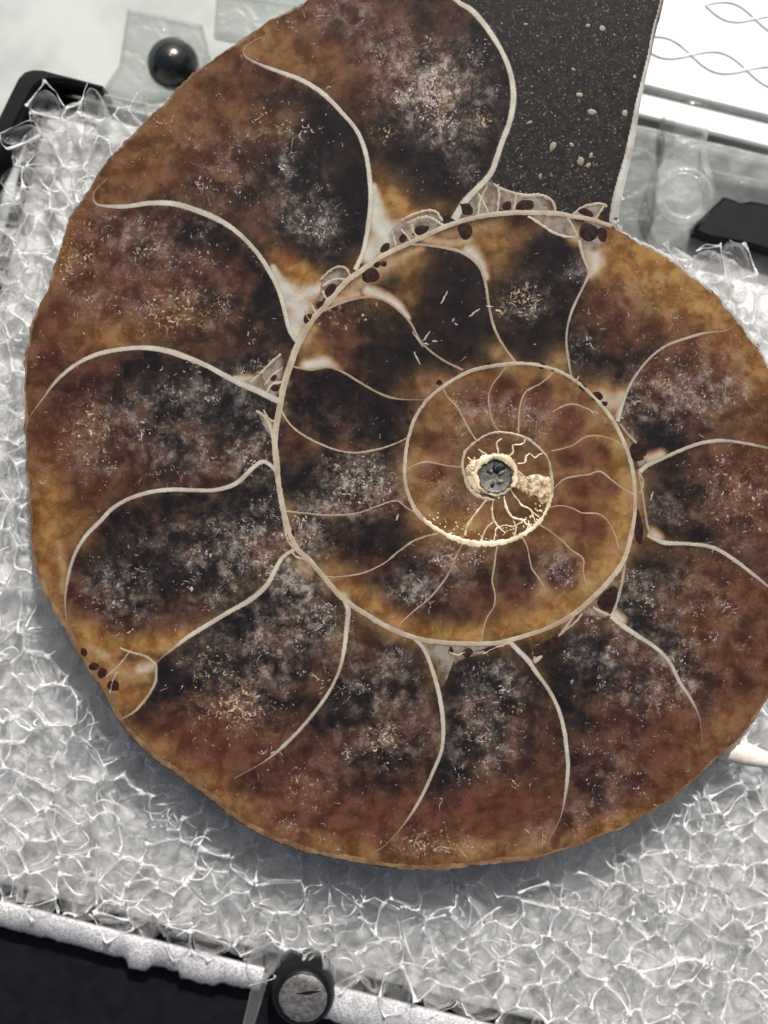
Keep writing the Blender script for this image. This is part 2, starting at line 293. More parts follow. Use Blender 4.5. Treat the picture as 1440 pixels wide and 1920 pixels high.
# septa: (style, width start, width mid, width end, points)
SEP = [
('o',7,13,17,[(700,-128),(760,-92),(815,-45),(855,0),(885,20),(915,55),(940,95),(955,130),(962,165),(962,195),(955,230),(940,270),(930,300),(920,325),(898,350),(872,378),(852,412)]),
('o',6,12,13,[(500,65),(470,80),(457,94),(462,108),(490,122),(525,135),(565,150),(605,175),(640,210),(670,247),(685,285),(692,325),(695,360),(694,395),(687,445),(680,475),(666,506)]),
('o',6,13,13,[(201,335),(180,355),(175,373),(187,385),(235,387),(280,381),(325,382),(370,395),(415,415),(450,440),(482,474),(506,510),(523,545),(533,580),(543,618),(556,640)]),
('o',6,12,15,[(50,800),(57,780),(75,755),(105,715),(140,685),(180,665),(225,655),(270,652),(310,657),(350,670),(390,687),(425,706),(455,721),(490,736),(521,752)]),
('o',6,12,11,[(140,1200),(127,1172),(122,1130),(127,1085),(140,1040),(160,1006),(190,975),(210,954),(240,936),(280,923),(320,918),(360,919),(400,919),(430,912),(450,901),(470,881),(490,866),(504,870),(518,884)]),
('o',8,12,11,[(292,1246),(302,1234),(320,1220),(350,1196),(390,1171),(430,1147),(470,1124),(500,1097),(515,1070),(530,1045),(552,1030)]),
('o',8,7,5,[(292,1246),(293,1262),(290,1282),(275,1308),(252,1334),(228,1348)]),
('o',12,9,5,[(645,1122),(653,1145),(650,1175),(645,1220),(635,1260),(615,1300),(590,1335),(560,1370),(530,1400),(500,1425),(470,1443),(438,1460)]),
('o',10,10,5,[(772,1194),(786,1206),(800,1227),(815,1270),(825,1310),(830,1345),(831,1380),(827,1410),(815,1440),(795,1485),(775,1520),(750,1555),(722,1585),(704,1597)]),
('o',12,9,5,[(955,1202),(972,1220),(990,1238),(1005,1260),(1030,1295),(1047,1330),(1057,1365),(1062,1400),(1065,1440),(1060,1490),(1051,1532),(1030,1574)]),
('o',11,7,6,[(1002,1242),(1022,1222),(1042,1200),(1058,1180),(1080,1150)]),
('o',12,8,4,[(1146,1155),(1170,1175),(1200,1195),(1230,1215),(1255,1241),(1275,1280),(1295,1310),(1311,1345),(1316,1390)]),
('o',11,7,5,[(1148,1156),(1156,1130),(1165,1098),(1172,1058)]),
('o',11,9,5,[(1214,1003),(1232,1013),(1250,1018),(1295,1020),(1335,1026),(1370,1045),(1410,1075),(1440,1100),(1480,1140)]),
('o',8,6,5,[(1222,1008),(1214,985),(1209,955),(1203,915),(1196,880)]),
('o',11,8,5,[(1200,884),(1215,872),(1240,861),(1270,847),(1310,832),(1350,826),(1390,830),(1440,840),(1486,850)]),
('o',9,6,5,[(1216,868),(1204,850),(1194,832),(1178,815),(1163,795)]),
('o',9,7,4,[(1158,790),(1163,772),(1169,752),(1180,725),(1195,700),(1220,670),(1250,648),(1285,635),(1320,625),(1362,620),(1382,604)]),
('o',10,7,6,[(1086,450),(1093,480),(1103,505),(1102,520),(1085,555),(1070,590),(1062,630),(1065,670),(1072,709)]),
('o',6,7,7,[(770,458),(800,460),(840,466),(866,473),(886,486),(902,505),(911,535),(917,575),(927,615),(945,650),(967,680)]),
('o',6,7,5,[(607,583),(630,572),(660,562),(694,557),(723,564),(749,583),(770,606),(785,634),(802,654),(830,675),(868,694)]),
('o',5,6,4,[(545,686),(562,690),(585,693),(617,689),(643,698),(670,714),(695,729),(722,742),(752,749),(798,750)]),
('t',5,5,4,[(527,768),(538,788),(556,807),(585,825),(625,842),(665,849),(710,842),(738,833),(762,822)]),
('t',5,4,4,[(533,958),(580,963),(625,966),(670,962),(705,950),(742,939),(762,952),(790,967)]),
('t',4,4,4,[(604,1077),(620,1082),(650,1080),(685,1073),(720,1056),(750,1032),(780,1012),(822,1000)]),
('t',3.4,4,3.4,[(868,1018),(852,1050),(837,1082),(807,1120),(773,1148),(742,1178)]),
('t',4,4,4,[(932,1022),(929,1045),(926,1067),(923,1090),(928,1113),(926,1137),(911,1163),(902,1204)]),
('t',3,4,3,[(978,1006),(988,1024),(993,1047),(998,1067),(1012,1087),(1021,1104)]),
('t',3.4,4,3.4,[(1012,984),(1034,998),(1053,1013),(1070,1030),(1093,1047),(1094,1070),(1098,1098)]),
('t',3,4,3,[(1030,952),(1050,948),(1073,953),(1093,962),(1120,963),(1138,975),(1152,1000),(1160,1030)]),
('t',3,4,4,[(1036,918),(1057,899),(1080,893),(1103,890),(1125,884),(1147,900),(1168,916),(1188,927)]),
('t',3,4,3,[(1034,846),(1052,842),(1073,835),(1097,820),(1118,817),(1143,822),(1172,836)]),
('t',3,4,3,[(1036,772),(1057,761),(1077,758),(1100,766),(1122,776)]),
('t',3.4,4,3.4,[(972,812),(973,780),(977,753),(988,733),(1017,717),(1040,695)]),
('t',3.4,4,3.4,[(938,811),(926,795),(918,765),(916,743),(923,722),(940,700),(952,684)]),
('t',3.4,4,3.4,[(893,826),(879,804),(867,781),(856,762),(838,742),(830,722)]),
('t',3.4,4,3.4,[(764,880),(777,872),(800,866),(822,870),(842,874),(866,876)]),
# golden septa round the hub
('g',3,4,4,[(941,822),(931,832),(934,842),(935,855)]),
('g',3,4,4,[(985,823),(983,830),(977,834),(961,835),(963,846),(953,857)]),
('g',3,4,4,[(897,842),(904,848),(911,850),(914,860)]),
('g',3,4,4,[(877,857),(884,864),(897,863),(905,868)]),
('g',3,4,4,[(1017,850),(1010,853),(1003,859),(993,850),(987,855),(984,867),(971,870)]),
('g',3,4,5,[(958,920),(965,930),(972,938),(978,947),(991,953),(998,960),(1010,970)]),
('g',3,6,5,[(945,930),(947,945),(953,960),(963,972),(978,974),(988,984)]),
('g',2,4,3,[(930,992),(945,985),(962,987),(980,978)]),('g',2,4,3,[(962,1008),(967,992),(962,976)]),('g',2,4,3,[(987,994),(992,984),(990,976)]),('g',2,4,3,[(903,1012),(911,992),(925,978)]),('g',2,3,3,[(926,1014),(930,994),(936,986)]),('g',2,3,3,[(1004,982),(1000,968),(994,956)]),
('g',3,5,5,[(924,940),(923,959),(926,975),(935,988),(947,1000)]),
('g',3,4,5,[(912,937),(898,954),(890,965),(881,978),(874,992),(872,1004)]),
]
# little loops, arches and pillars of the sutures beside the whorl wall (cream)
SUT = [
(5,[(752,414),(775,402),(800,395),(818,398),(829,414)]),(5,[(764,418),(785,409),(806,408),(832,424)]),(4,[(735,432),(740,450),(742,462)]),(4,[(752,430),(764,444),(770,452)]),(7,[(772,420),(776,436),(786,447)]),
(5,[(601,524),(618,508),(636,500),(650,505),(656,518)]),(5,[(605,536),(625,524),(648,524)]),(5,[(604,545),(611,558),(616,566)]),(4,[(583,568),(590,582),(597,588)]),(4,[(572,582),(578,598),(584,604)]),
(5,[(470,716),(488,700),(508,680),(527,664)]),(4,[(496,722),(512,702),(530,690)]),(5,[(500,735),(512,720),(532,716)]),(6,[(480,770),(495,780),(506,800),(512,826)]),(4,[(494,768),(504,785),(518,792)]),
(6,[(925,345),(950,358),(985,366),(1015,366),(1036,378),(1042,398)]),(5,[(968,362),(966,380),(962,398)]),(5,[(934,345),(936,370),(932,402)]),(4,[(914,350),(902,372),(896,404)]),(4,[(896,362),(906,378),(916,400)]),(5,[(1072,404),(1086,392),(1104,385),(1128,382),(1138,388)]),(5,[(1134,384),(1124,400),(1114,413)]),
(5,[(990,406),(1010,418),(1030,432),(1050,441),(1078,446)]),(4,[(1064,408),(1074,424),(1082,444)]),
(4,[(552,1030),(540,1015),(534,990),(531,968)]),(4,[(548,1036),(556,1044),(575,1050)]),
(4,[(225,1215),(250,1224),(275,1232),(292,1246)]),(3,[(244,1220),(225,1245),(200,1268)]),(3,[(222,1258),(212,1275),(206,1300)]),
(4,[(842,1222),(858,1228),(872,1222)]),(4,[(905,1226),(930,1214),(960,1204)]),(4,[(1112,1138),(1128,1148),(1146,1154)]),
(4,[(1198,884),(1206,905),(1200,925)]),(4,[(1092,1150),(1080,1165),(1050,1190)]),
]
# pores of the sutures: (x, y, rx, ry, degrees, round ones are dark fillings)
PORE = [(723,464,12,8,-55),(756,446,9,7,-55),(790,432,17,9,-25),(621,546,14,10,-60),(600,572,9,7,-40),(577,598,8,11,20),(875,393,15,10,40),(950,386,8,9,60),(985,385,19,10,-8),(1098,398,16,7,20),(1130,405,6,12,10),
 (515,727,9,7,0),(513,708,7,5,-40),(510,768,8,14,20),(1103,436,17,17,0),(1130,440,9,14,-10),(872,430,14,17,0),(694,516,19,14,-20),(706,495,7,6,0),(720,495,6,6,0),(1120,743,10,9,0),(1133,757,7,5,-20),(1092,726,10,6,40),
 (1017,686,7,6,0),(1037,694,4,3,0),(915,681,5,4,0),(988,680,6,4,0),(824,717,6,5,0),(765,790,6,7,0),(772,772,4,4,0),(1195,845,17,20,35),(1140,1125,16,26,38),(1030,1212,34,13,-30),(1198,990,8,34,-3),(846,1220,5,7,0),(876,1224,11,8,-20),(920,1217,14,5,-12),
 (158,1223,8,6,55),(175,1249,9,7,-20),(212,1286,13,10,0),(192,1262,8,10,20),(548,1000,5,9,0)]

ROOT = empty('ammonite_fossil', at(720, 960, -1.10))
tag(ROOT, 'polished cut ammonite half with brown crystal chambers and golden centre, lying on the foam', 'fossil')
RZ = -ROOT.location.z
def child(o): o.location = (0, 0, RZ); return o   # meshes are drawn in world units; the Empty sits at the base

# ---- outline of the face, slightly chipped
def chip(P, amp):
    n = len(P); r = np.random.RandomState(3); out = P.copy()
    a = np.interp(np.arange(n), np.arange(0, n + 8, 4), r.randn(len(np.arange(0, n + 8, 4)))) * amp + r.randn(n) * amp * .35
    d = np.roll(P, -1, 0) - np.roll(P, 1, 0); d /= np.linalg.norm(d, axis=1)[:, None] + 1e-9
    return out + np.stack([d[:, 1], -d[:, 0]], 1) * (a * np.clip((1250 - P[:, 1]) / 500, .3, 1))[:, None]
o1 = spline(OUT, 6); o2 = spline(CUT, 6); o3 = spline([CUT[-1]] + TOP + [OUT[0]], 8)[1:-1]
# cut edge goes bottom -> top, then the off-frame top back to the start
EDGE = np.vstack([chip(o1, 1.6), o2, o3]); NE = len(EDGE); N1, N2 = len(o1), len(o2)
CX, CY = 800, 850

def strip(pts, z0, zh, mat, name, parent, jitter=0., fade=None):
    """raised ribbon along px points (x, y, width): a low rounded rib"""
    P = np.array(pts, float); n = len(P); d = np.gradient(P[:, :2], axis=0); d /= np.linalg.norm(d, axis=1)[:, None] + 1e-9
    nn = np.stack([-d[:, 1], d[:, 0]], 1); r = np.random.RandomState(n)
    jl = r.randn(n) * jitter; jr = r.randn(n) * jitter
    prof = [(-1.18, .1), (-.8, .5), (-.4, .95), (.25, 1.), (.75, .5), (1.18, .1)]
    mb = MB(); vs = []
    for i in range(n):
        for s, h in prof:
            wv = P[i, 2] / 2 + (jl[i] if s < 0 else jr[i]); q = P[i, :2] + nn[i] * s * max(.8, wv)
            x, y, _ = at(q[0], q[1]); vs.append((x, y, z0 + zh * h))
    k = len(prof)
    mb.add(vs, [(i * k + j, i * k + j + 1, (i + 1) * k + j + 1, (i + 1) * k + j) for i in range(n - 1) for j in range(k - 1)])
    o = child(mb.build(name, mat, parent))
    if fade:                                       # x: how far the rib has thinned into the crystal, y: 0 middle .. 1 rim of the rib
        a_ = np.zeros((n, k, 4)); a_[:, :, 0] = np.clip(1 - (P[:, 2] - fade[0]) / (fade[1] - fade[0]), 0, 1)[:, None]
        a_[:, :, 1] = [min(1, abs(q[0]) / 1.12) for q in prof]; a_[:, :, 3] = 1
        q = o.data.attributes.new('rib', 'FLOAT_COLOR', 'POINT'); q.data.foreach_set('color', a_.astype(np.float32).ravel())
    return o

def widths(ws, wm, we, n):
    t = np.linspace(0, 1, n); return np.where(t < .5, ws + (wm - ws) * np.sin(t * math.pi), we + (wm - we) * np.sin(t * math.pi))

SPL = spline(SPIRAL, 4); SPL[:, 2] *= .86
BAR = [SPL[:, :2]]; SEPL = []
for st, a, b, c, pts in SEP:
    P = spline(pts, 4); wv = widths(a, b, c, len(P)); tt = np.linspace(0, 1, len(P))
    if st != 'g': wv = wv * (1 + .22 * np.interp(tt, np.linspace(0, 1, 9), np.random.RandomState(int(pts[0][0]) % 997).uniform(-1, 1, 9)))
    if st != 'g' and c < .7 * b: wv = wv * np.clip((1.04 - tt) / .30, .25, 1)
    if st != 'g' and a < .7 * b: wv = wv * np.clip((tt + .04) / .22, .25, 1)
    P = np.column_stack([P, wv * (.80 if st != 'g' else .66)]); SEPL.append((st, P)); BAR.append(P[:, :2])

# ---- raster of the face: chambers are what the lines enclose
G = 2.5; X0, Y0 = 30, -140; NX, NY = int((1510 - X0) / G), int((1640 - Y0) / G)
def inside(poly, xs, ys):
    r = np.zeros(xs.shape, bool); n = len(poly)
    for i in range(n):
        x1, y1 = poly[i]; x2, y2 = poly[(i + 1) % n]
        if y1 == y2: continue
        c = ((y1 > ys) != (y2 > ys)) & (xs < (x2 - x1) * (ys - y1) / (y2 - y1) + x1); r ^= c
    return r
cx = X0 + (np.arange(NX) + .5) * G; cyy = Y0 + (np.arange(NY) + .5) * G
gx, gy = np.meshgrid(cx, cyy)
face = inside(EDGE, gx, gy) & ((gx - HUB[0]) ** 2 + (gy - HUB[1]) ** 2 > 30 ** 2)
bar = np.zeros((NY, NX), bool)
def draw(P):
    for i in range(len(P) - 1):
        m = max(2, int(np.hypot(*(P[i + 1] - P[i])) / 1.0))
        for t in np.linspace(0, 1, m):
            q = P[i] + (P[i + 1] - P[i]) * t; ix = int((q[0] - X0) / G); iy = int((q[1] - Y0) / G)
            if 1 <= ix < NX - 1 and 1 <= iy < NY - 1: bar[iy, ix] = bar[iy, ix + 1] = bar[iy + 1, ix] = True
hosts = np.vstack([SPL[:, :2], EDGE])
draw(SPL[:, :2])
for st, P in SEPL:
    draw(P[:, :2])
    for e in (P[0, :2], P[-1, :2]):                 # carry every open end on to the nearest wall
        d = np.hypot(*(hosts - e).T); j = d.argmin()
        if st != 'g' and d[j] < 75: draw(np.array([e, hosts[j]]))
a = np.array([HUB[0], HUB[1] + 30]); draw(np.array([SPL[-1, :2], a]))
lab = np.where(face & ~bar, -1, 0).astype(int); cur = 0
free = lab.ravel().tolist()
for s in range(NX * NY):
    if free[s] == -1:
        cur += 1; free[s] = cur; st_ = [s]
        while st_:
            p = st_.pop()
            for q in (p - 1, p + 1, p - NX, p + NX):
                if 0 <= q < NX * NY and free[q] == -1: free[q] = cur; st_.append(q)
lab = np.array(free).reshape(NY, NX)
cnt = np.bincount(lab.ravel(), minlength=cur + 1)
lab[(cnt[lab] < 25)] = 0
for _ in range(12):                                  # lines are shared out to the chambers beside them
    hole = face & (lab == 0)
    if not hole.any(): break
    for sh, ax in ((1, 0), (-1, 0), (1, 1), (-1, 1)):
        r = np.roll(lab, sh, ax); lab = np.where(face & (lab == 0) & (r > 0), r, lab)
def label_at(x, y): return lab[int((y - Y0) / G), int((x - X0) / G)]
MATRIX = label_at(1080, 200)

# ---- mineral colours of the crystal (blotches of the stone; amber at right also paints back-lit glow)
AMB = [ # x, y, rx, ry, deg, strength, keep to its own chamber
(560,110,80,40,20,.5,0),(500,235,55,30,20,.35,0),(350,240,130,70,-40,.26,0),(240,330,110,60,-50,.22,0),(330,600,120,30,5,.2,1),(470,80,60,30,-30,.5,0),(735,375,52,30,50,1.,1),(752,400,40,22,30,.9,1),(545,500,42,24,40,1.1,1),(580,520,40,18,10,1.,1),(200,630,70,35,10,.6,1),(100,470,30,50,0,.5,0),(90,920,45,60,0,.55,1),(95,1040,34,90,0,.95,1),
(270,1205,85,18,-5,1.,1),(330,1205,60,14,-28,.9,1),(190,1250,60,40,55,.8,1),(250,1300,40,40,0,.5,1),(160,1190,40,25,40,.8,1),(1270,515,110,62,38,1.2,1),(1350,600,90,55,45,.7,0),(1430,690,60,60,0,.75,0),(1170,470,60,25,25,.9,1),(1150,520,50,30,20,.5,1),(1400,790,70,40,0,.3,0),(1230,560,60,50,0,.35,0),
(640,1085,60,25,40,.7,0),(700,1135,60,22,30,.75,0),(770,1175,60,22,20,.8,0),(850,1190,70,20,0,.9,0),(940,1182,70,22,-10,.9,0),(1030,1155,70,26,-28,.9,0),(1100,1105,60,28,-45,.9,0),(1150,1040,60,30,-65,.95,0),(1172,950,60,26,-85,.8,0),(1165,870,50,22,70,.6,0),(1130,790,50,25,50,.5,0),(1060,725,70,22,25,.5,0),(960,712,90,22,0,.5,0),(860,745,60,25,-35,.6,0),(795,830,30,70,10,.6,0),(800,940,30,50,-25,.5,0),(1100,950,60,60,0,.35,0),(1090,850,60,60,0,.25,0),
(1350,1360,70,30,-45,.45,0),(1150,1545,100,26,-22,.55,0),(900,1590,140,26,-3,.5,0),(650,1590,120,22,15,.45,0),(430,1490,70,26,35,.6,0),(300,1400,60,20,40,.5,0),(710,560,35,20,0,.5,1),(760,490,60,22,0,.7,1),(770,540,25,40,0,.6,1),(690,600,60,30,0,.35,1),(935,480,40,45,0,.65,1),(925,440,60,25,0,.5,1),(930,655,30,22,20,.6,1),(1045,668,22,26,0,.5,1),(1140,728,40,16,0,.6,1),(770,720,40,20,-30,.5,1),(590,650,40,25,0,.5,1),(820,1250,20,40,0,.6,0),(1010,1265,14,30,-20,.6,1),(670,1190,30,50,10,.45,0),(1230,1010,30,20,0,.3,0),
(820,395,40,16,-20,.5,1),(1330,1150,80,60,0,.14,0),(150,1000,30,50,0,.4,0),(560,640,18,40,20,.6,1),(660,500,14,26,30,.6,1),(880,980,60,22,10,.7,0),(860,1000,30,14,10,.8,0)]
FRO = [(800,170,75,60,0,1.2),(815,190,34,46,0,1.2),(830,240,45,50,0,.7),(760,110,70,55,0,.55),(690,60,80,60,0,.45),(620,20,80,40,0,.5),(880,110,60,60,0,.4),(900,210,45,60,0,.5),(880,320,50,40,0,.4),(530,265,70,50,20,.6),(440,320,90,80,0,.45),(600,425,65,55,0,.75),(560,370,60,50,0,.4),(320,470,120,70,0,.45),(220,430,80,60,0,.4),(290,580,110,50,0,.4),(430,590,70,60,0,.35),(160,560,60,60,0,.4),(350,250,60,60,0,.3),
(220,760,70,50,0,.4),(330,790,100,70,0,.4),(430,860,90,50,0,.55),(480,790,40,60,0,.55),(160,850,70,60,0,.45),(390,730,80,50,0,.4),(480,690,60,24,-20,.7),(300,870,90,40,0,.35),(430,1040,110,80,0,.7),(490,990,50,60,0,.5),(200,1090,70,55,0,.65),(240,1150,60,40,0,.45),(400,1130,60,40,0,.35),(560,1085,40,40,0,.8),(300,1000,80,40,0,.3),
(540,1200,110,80,-20,.7),(600,1150,50,50,0,.6),(450,1310,80,50,-30,.45),(370,1230,70,50,0,.35),(500,1380,80,40,0,.3),(720,1270,80,70,0,.65),(700,1380,90,60,0,.45),(600,1470,90,50,0,.4),(780,1400,40,60,0,.3),(920,1340,90,80,0,.6),(930,1260,60,40,0,.5),(900,1420,80,50,0,.4),(820,1590,140,18,0,.5),(540,1545,70,16,28,.5),(1020,1560,60,40,0,.4),(1110,1210,70,50,20,.65),(1180,1300,90,60,0,.4),(1150,1440,90,70,0,.4),(1130,1520,70,40,0,.4),(1250,1280,70,50,20,.5),(1290,1110,130,60,10,.5),(1180,1130,50,50,0,.6),(1250,1200,60,40,0,.35),
(1370,920,110,60,0,.5),(1240,960,60,40,0,.45),(1400,1010,60,40,0,.35),(1270,740,110,60,0,.65),(1190,770,50,50,0,.6),(1380,740,90,60,0,.4),(1340,670,110,40,-10,.35),(1210,550,60,50,0,.5),(1090,650,30,45,0,.6),(1300,560,80,50,0,.25),(980,560,55,50,0,.55),(1085,510,40,30,0,.6),(680,900,80,60,0,.9),(640,950,60,40,0,.5),(570,985,50,50,0,.65),(600,1000,40,40,0,.4),(860,1045,70,45,0,.85),(758,1115,40,35,0,.9),(830,1090,60,40,0,.5),(1060,1060,60,45,0,.7),(1010,1060,40,50,0,.4),(1000,790,60,45,0,.65),(890,780,60,40,0,.55),(940,770,60,40,0,.4),(830,930,50,50,0,.65),(850,820,50,30,0,.4),(880,960,50,30,0,.4),(620,790,70,40,0,.25),(1350,1250,120,80,0,.3)]
RED = [(480,1400,140,60,.45),(600,1530,160,60,.4),(900,1530,170,60,.5),(1330,640,150,70,.5),(1390,900,150,110,.3),(230,570,120,70,.45),(200,430,100,60,.25),(680,70,90,80,.35),(420,500,120,60,.35),(650,640,110,60,.5),(610,780,90,60,.5),(560,740,50,50,.3),(300,330,160,80,.10),(130,860,90,90,.3),(200,700,90,40,.3),(1300,1200,150,120,.25),(1300,1400,120,80,.25),(1180,520,80,60,.4),(1090,760,90,90,.3),(1100,960,90,100,.4),(860,740,90,60,.4),(940,720,90,50,.5),(800,880,50,70,.5),(400,250,120,80,.12),(350,1390,100,40,.2),(900,1120,150,60,.15),(1000,1130,120,50,.2)]
DRK = [(650,360,70,120,.7,0),(610,290,90,50,.5,0),(590,460,80,40,.4,0),(520,590,40,50,.4,0),(470,760,90,50,.5,0),(330,730,120,40,.35,0),(430,690,60,20,.3,0),(200,1050,60,60,.35,0),(330,1080,110,70,.45,0),(480,950,60,40,.4,0),(820,330,100,80,.5,0),(760,310,60,80,.4,0),(860,560,110,70,1.1,0),(850,620,90,50,.9,0),(1000,500,100,60,.8,0),(1000,630,70,60,1.0,0),(930,1270,90,40,.4,0),(800,1260,70,60,.4,0),(1080,1240,60,50,.5,0),(1240,890,60,50,.6,0),(1220,1060,60,40,.5,0),(1100,680,40,50,.6,0),(740,1440,90,60,.3,0),(960,1090,120,40,.45,0),(740,1000,60,40,.5,0),(760,870,40,60,.4,0),(420,1250,90,40,.35,0),(560,1320,70,50,.3,0),(680,760,80,40,.35,0),(720,680,80,50,.4,0),(960,900,60,60,.1,0),(780,30,0,0,0,0)]
TAN = [(330,580,70,40,.8),(440,1320,60,40,1.),(725,1380,26,30,.9),(390,1240,30,30,.5),(975,565,40,30,.9),(720,245,26,16,.6),(905,225,20,14,.8),(815,180,50,60,.5),(140,480,40,70,.6),(170,800,40,40,.6),(680,900,60,50,.6),(1390,930,70,60,.4),(560,1010,50,50,.4),(800,1580,80,30,.5),(560,1480,40,30,.3),(1260,700,60,50,.3),(640,590,60,30,.3)]
# cream bases of the septa: strokes (x, y, radius) kept to the chamber of the seed
CRM = [((720,400),[(700,350,7),(706,390,16),(712,420,24),(724,440,26),(705,460,20),(690,480,14)],1),((760,425),[(735,430,20),(765,425,16)],.8),
 ((540,540),[(512,500,5),(524,530,14),(542,556,26),(562,570,24),(556,600,20),(552,625,12)],1),((590,550),[(575,550,20),(600,540,14)],.8),
 ((480,722),[(440,708,4),(470,716,12),(495,722,12),(515,730,9)],.9),((515,745),[(480,738,6),(505,748,6)],.6),
 ((250,1250),[(290,1246,6),(280,1250,14),(262,1256,14)],.62),((250,1290),[(268,1264,18),(236,1262,20),(210,1256,16)],.36),((230,1240),[(170,1215,14),(200,1232,14)],.4),
 ((930,350),[(925,318,6),(930,345,14),(945,366,12),(980,374,10),(1015,380,12)],.8),((895,375),[(905,350,10),(890,375,10)],.6),
 ((1110,480),[(1108,470,18),(1116,490,22),(1106,515,8)],.75),((1080,436),[(1080,440,18)],.6),((900,470),[(880,470,16),(900,492,12),(912,520,6)],.75),((830,450),[(800,450,14),(850,456,14),(880,450,12)],.45),
 ((720,555),[(690,545,12),(720,556,10),(745,572,9),(765,596,5)],.85),((660,555),[(630,565,12),(670,550,12)],.5),((610,675),[(575,685,12),(610,680,14),(640,690,8)],.8),
 ((1150,760),[(1130,745,22),(1155,755,20),(1168,742,14),(1160,780,8)],.62),((1230,850),[(1215,862,12),(1240,852,10)],.7),((1235,1000),[(1222,1000,12),(1236,1008,9)],.7),
 ((1160,1160),[(1150,1150,10),(1166,1162,9)],.8),((1000,1232),[(985,1226,10),(1000,1240,10)],.7),((820,1230),[(800,1215,14),(825,1224,18),(850,1220,12)],.55),((650,1125),[(642,1120,12),(652,1134,8)],.8),
 ((935,655),[(932,662,16)],.35),((1050,670),[(1050,678,18)],.35),((1000,682),[(1010,690,10)],.2),((780,725),[(800,735,14)],.3),((90,1000),[(110,1020,14),(118,1070,10),(118,1110,7)],.35),((545,1005),[(545,1015,8)],.4),((1040,745),[(1040,735,20)],.18),
 ((720,500),[(650,550,14),(690,522,18),(730,495,18),(790,466,8)],.42),((860,440),[(830,445,14),(880,432,16),(930,425,14)],.3),((600,630),[(575,640,14),(590,615,12)],.35),((545,720),[(540,720,9)],.3),((530,1060),[(540,1050,6)],.6),((575,1070),[(562,1060,14),(580,1075,10)],.35)]

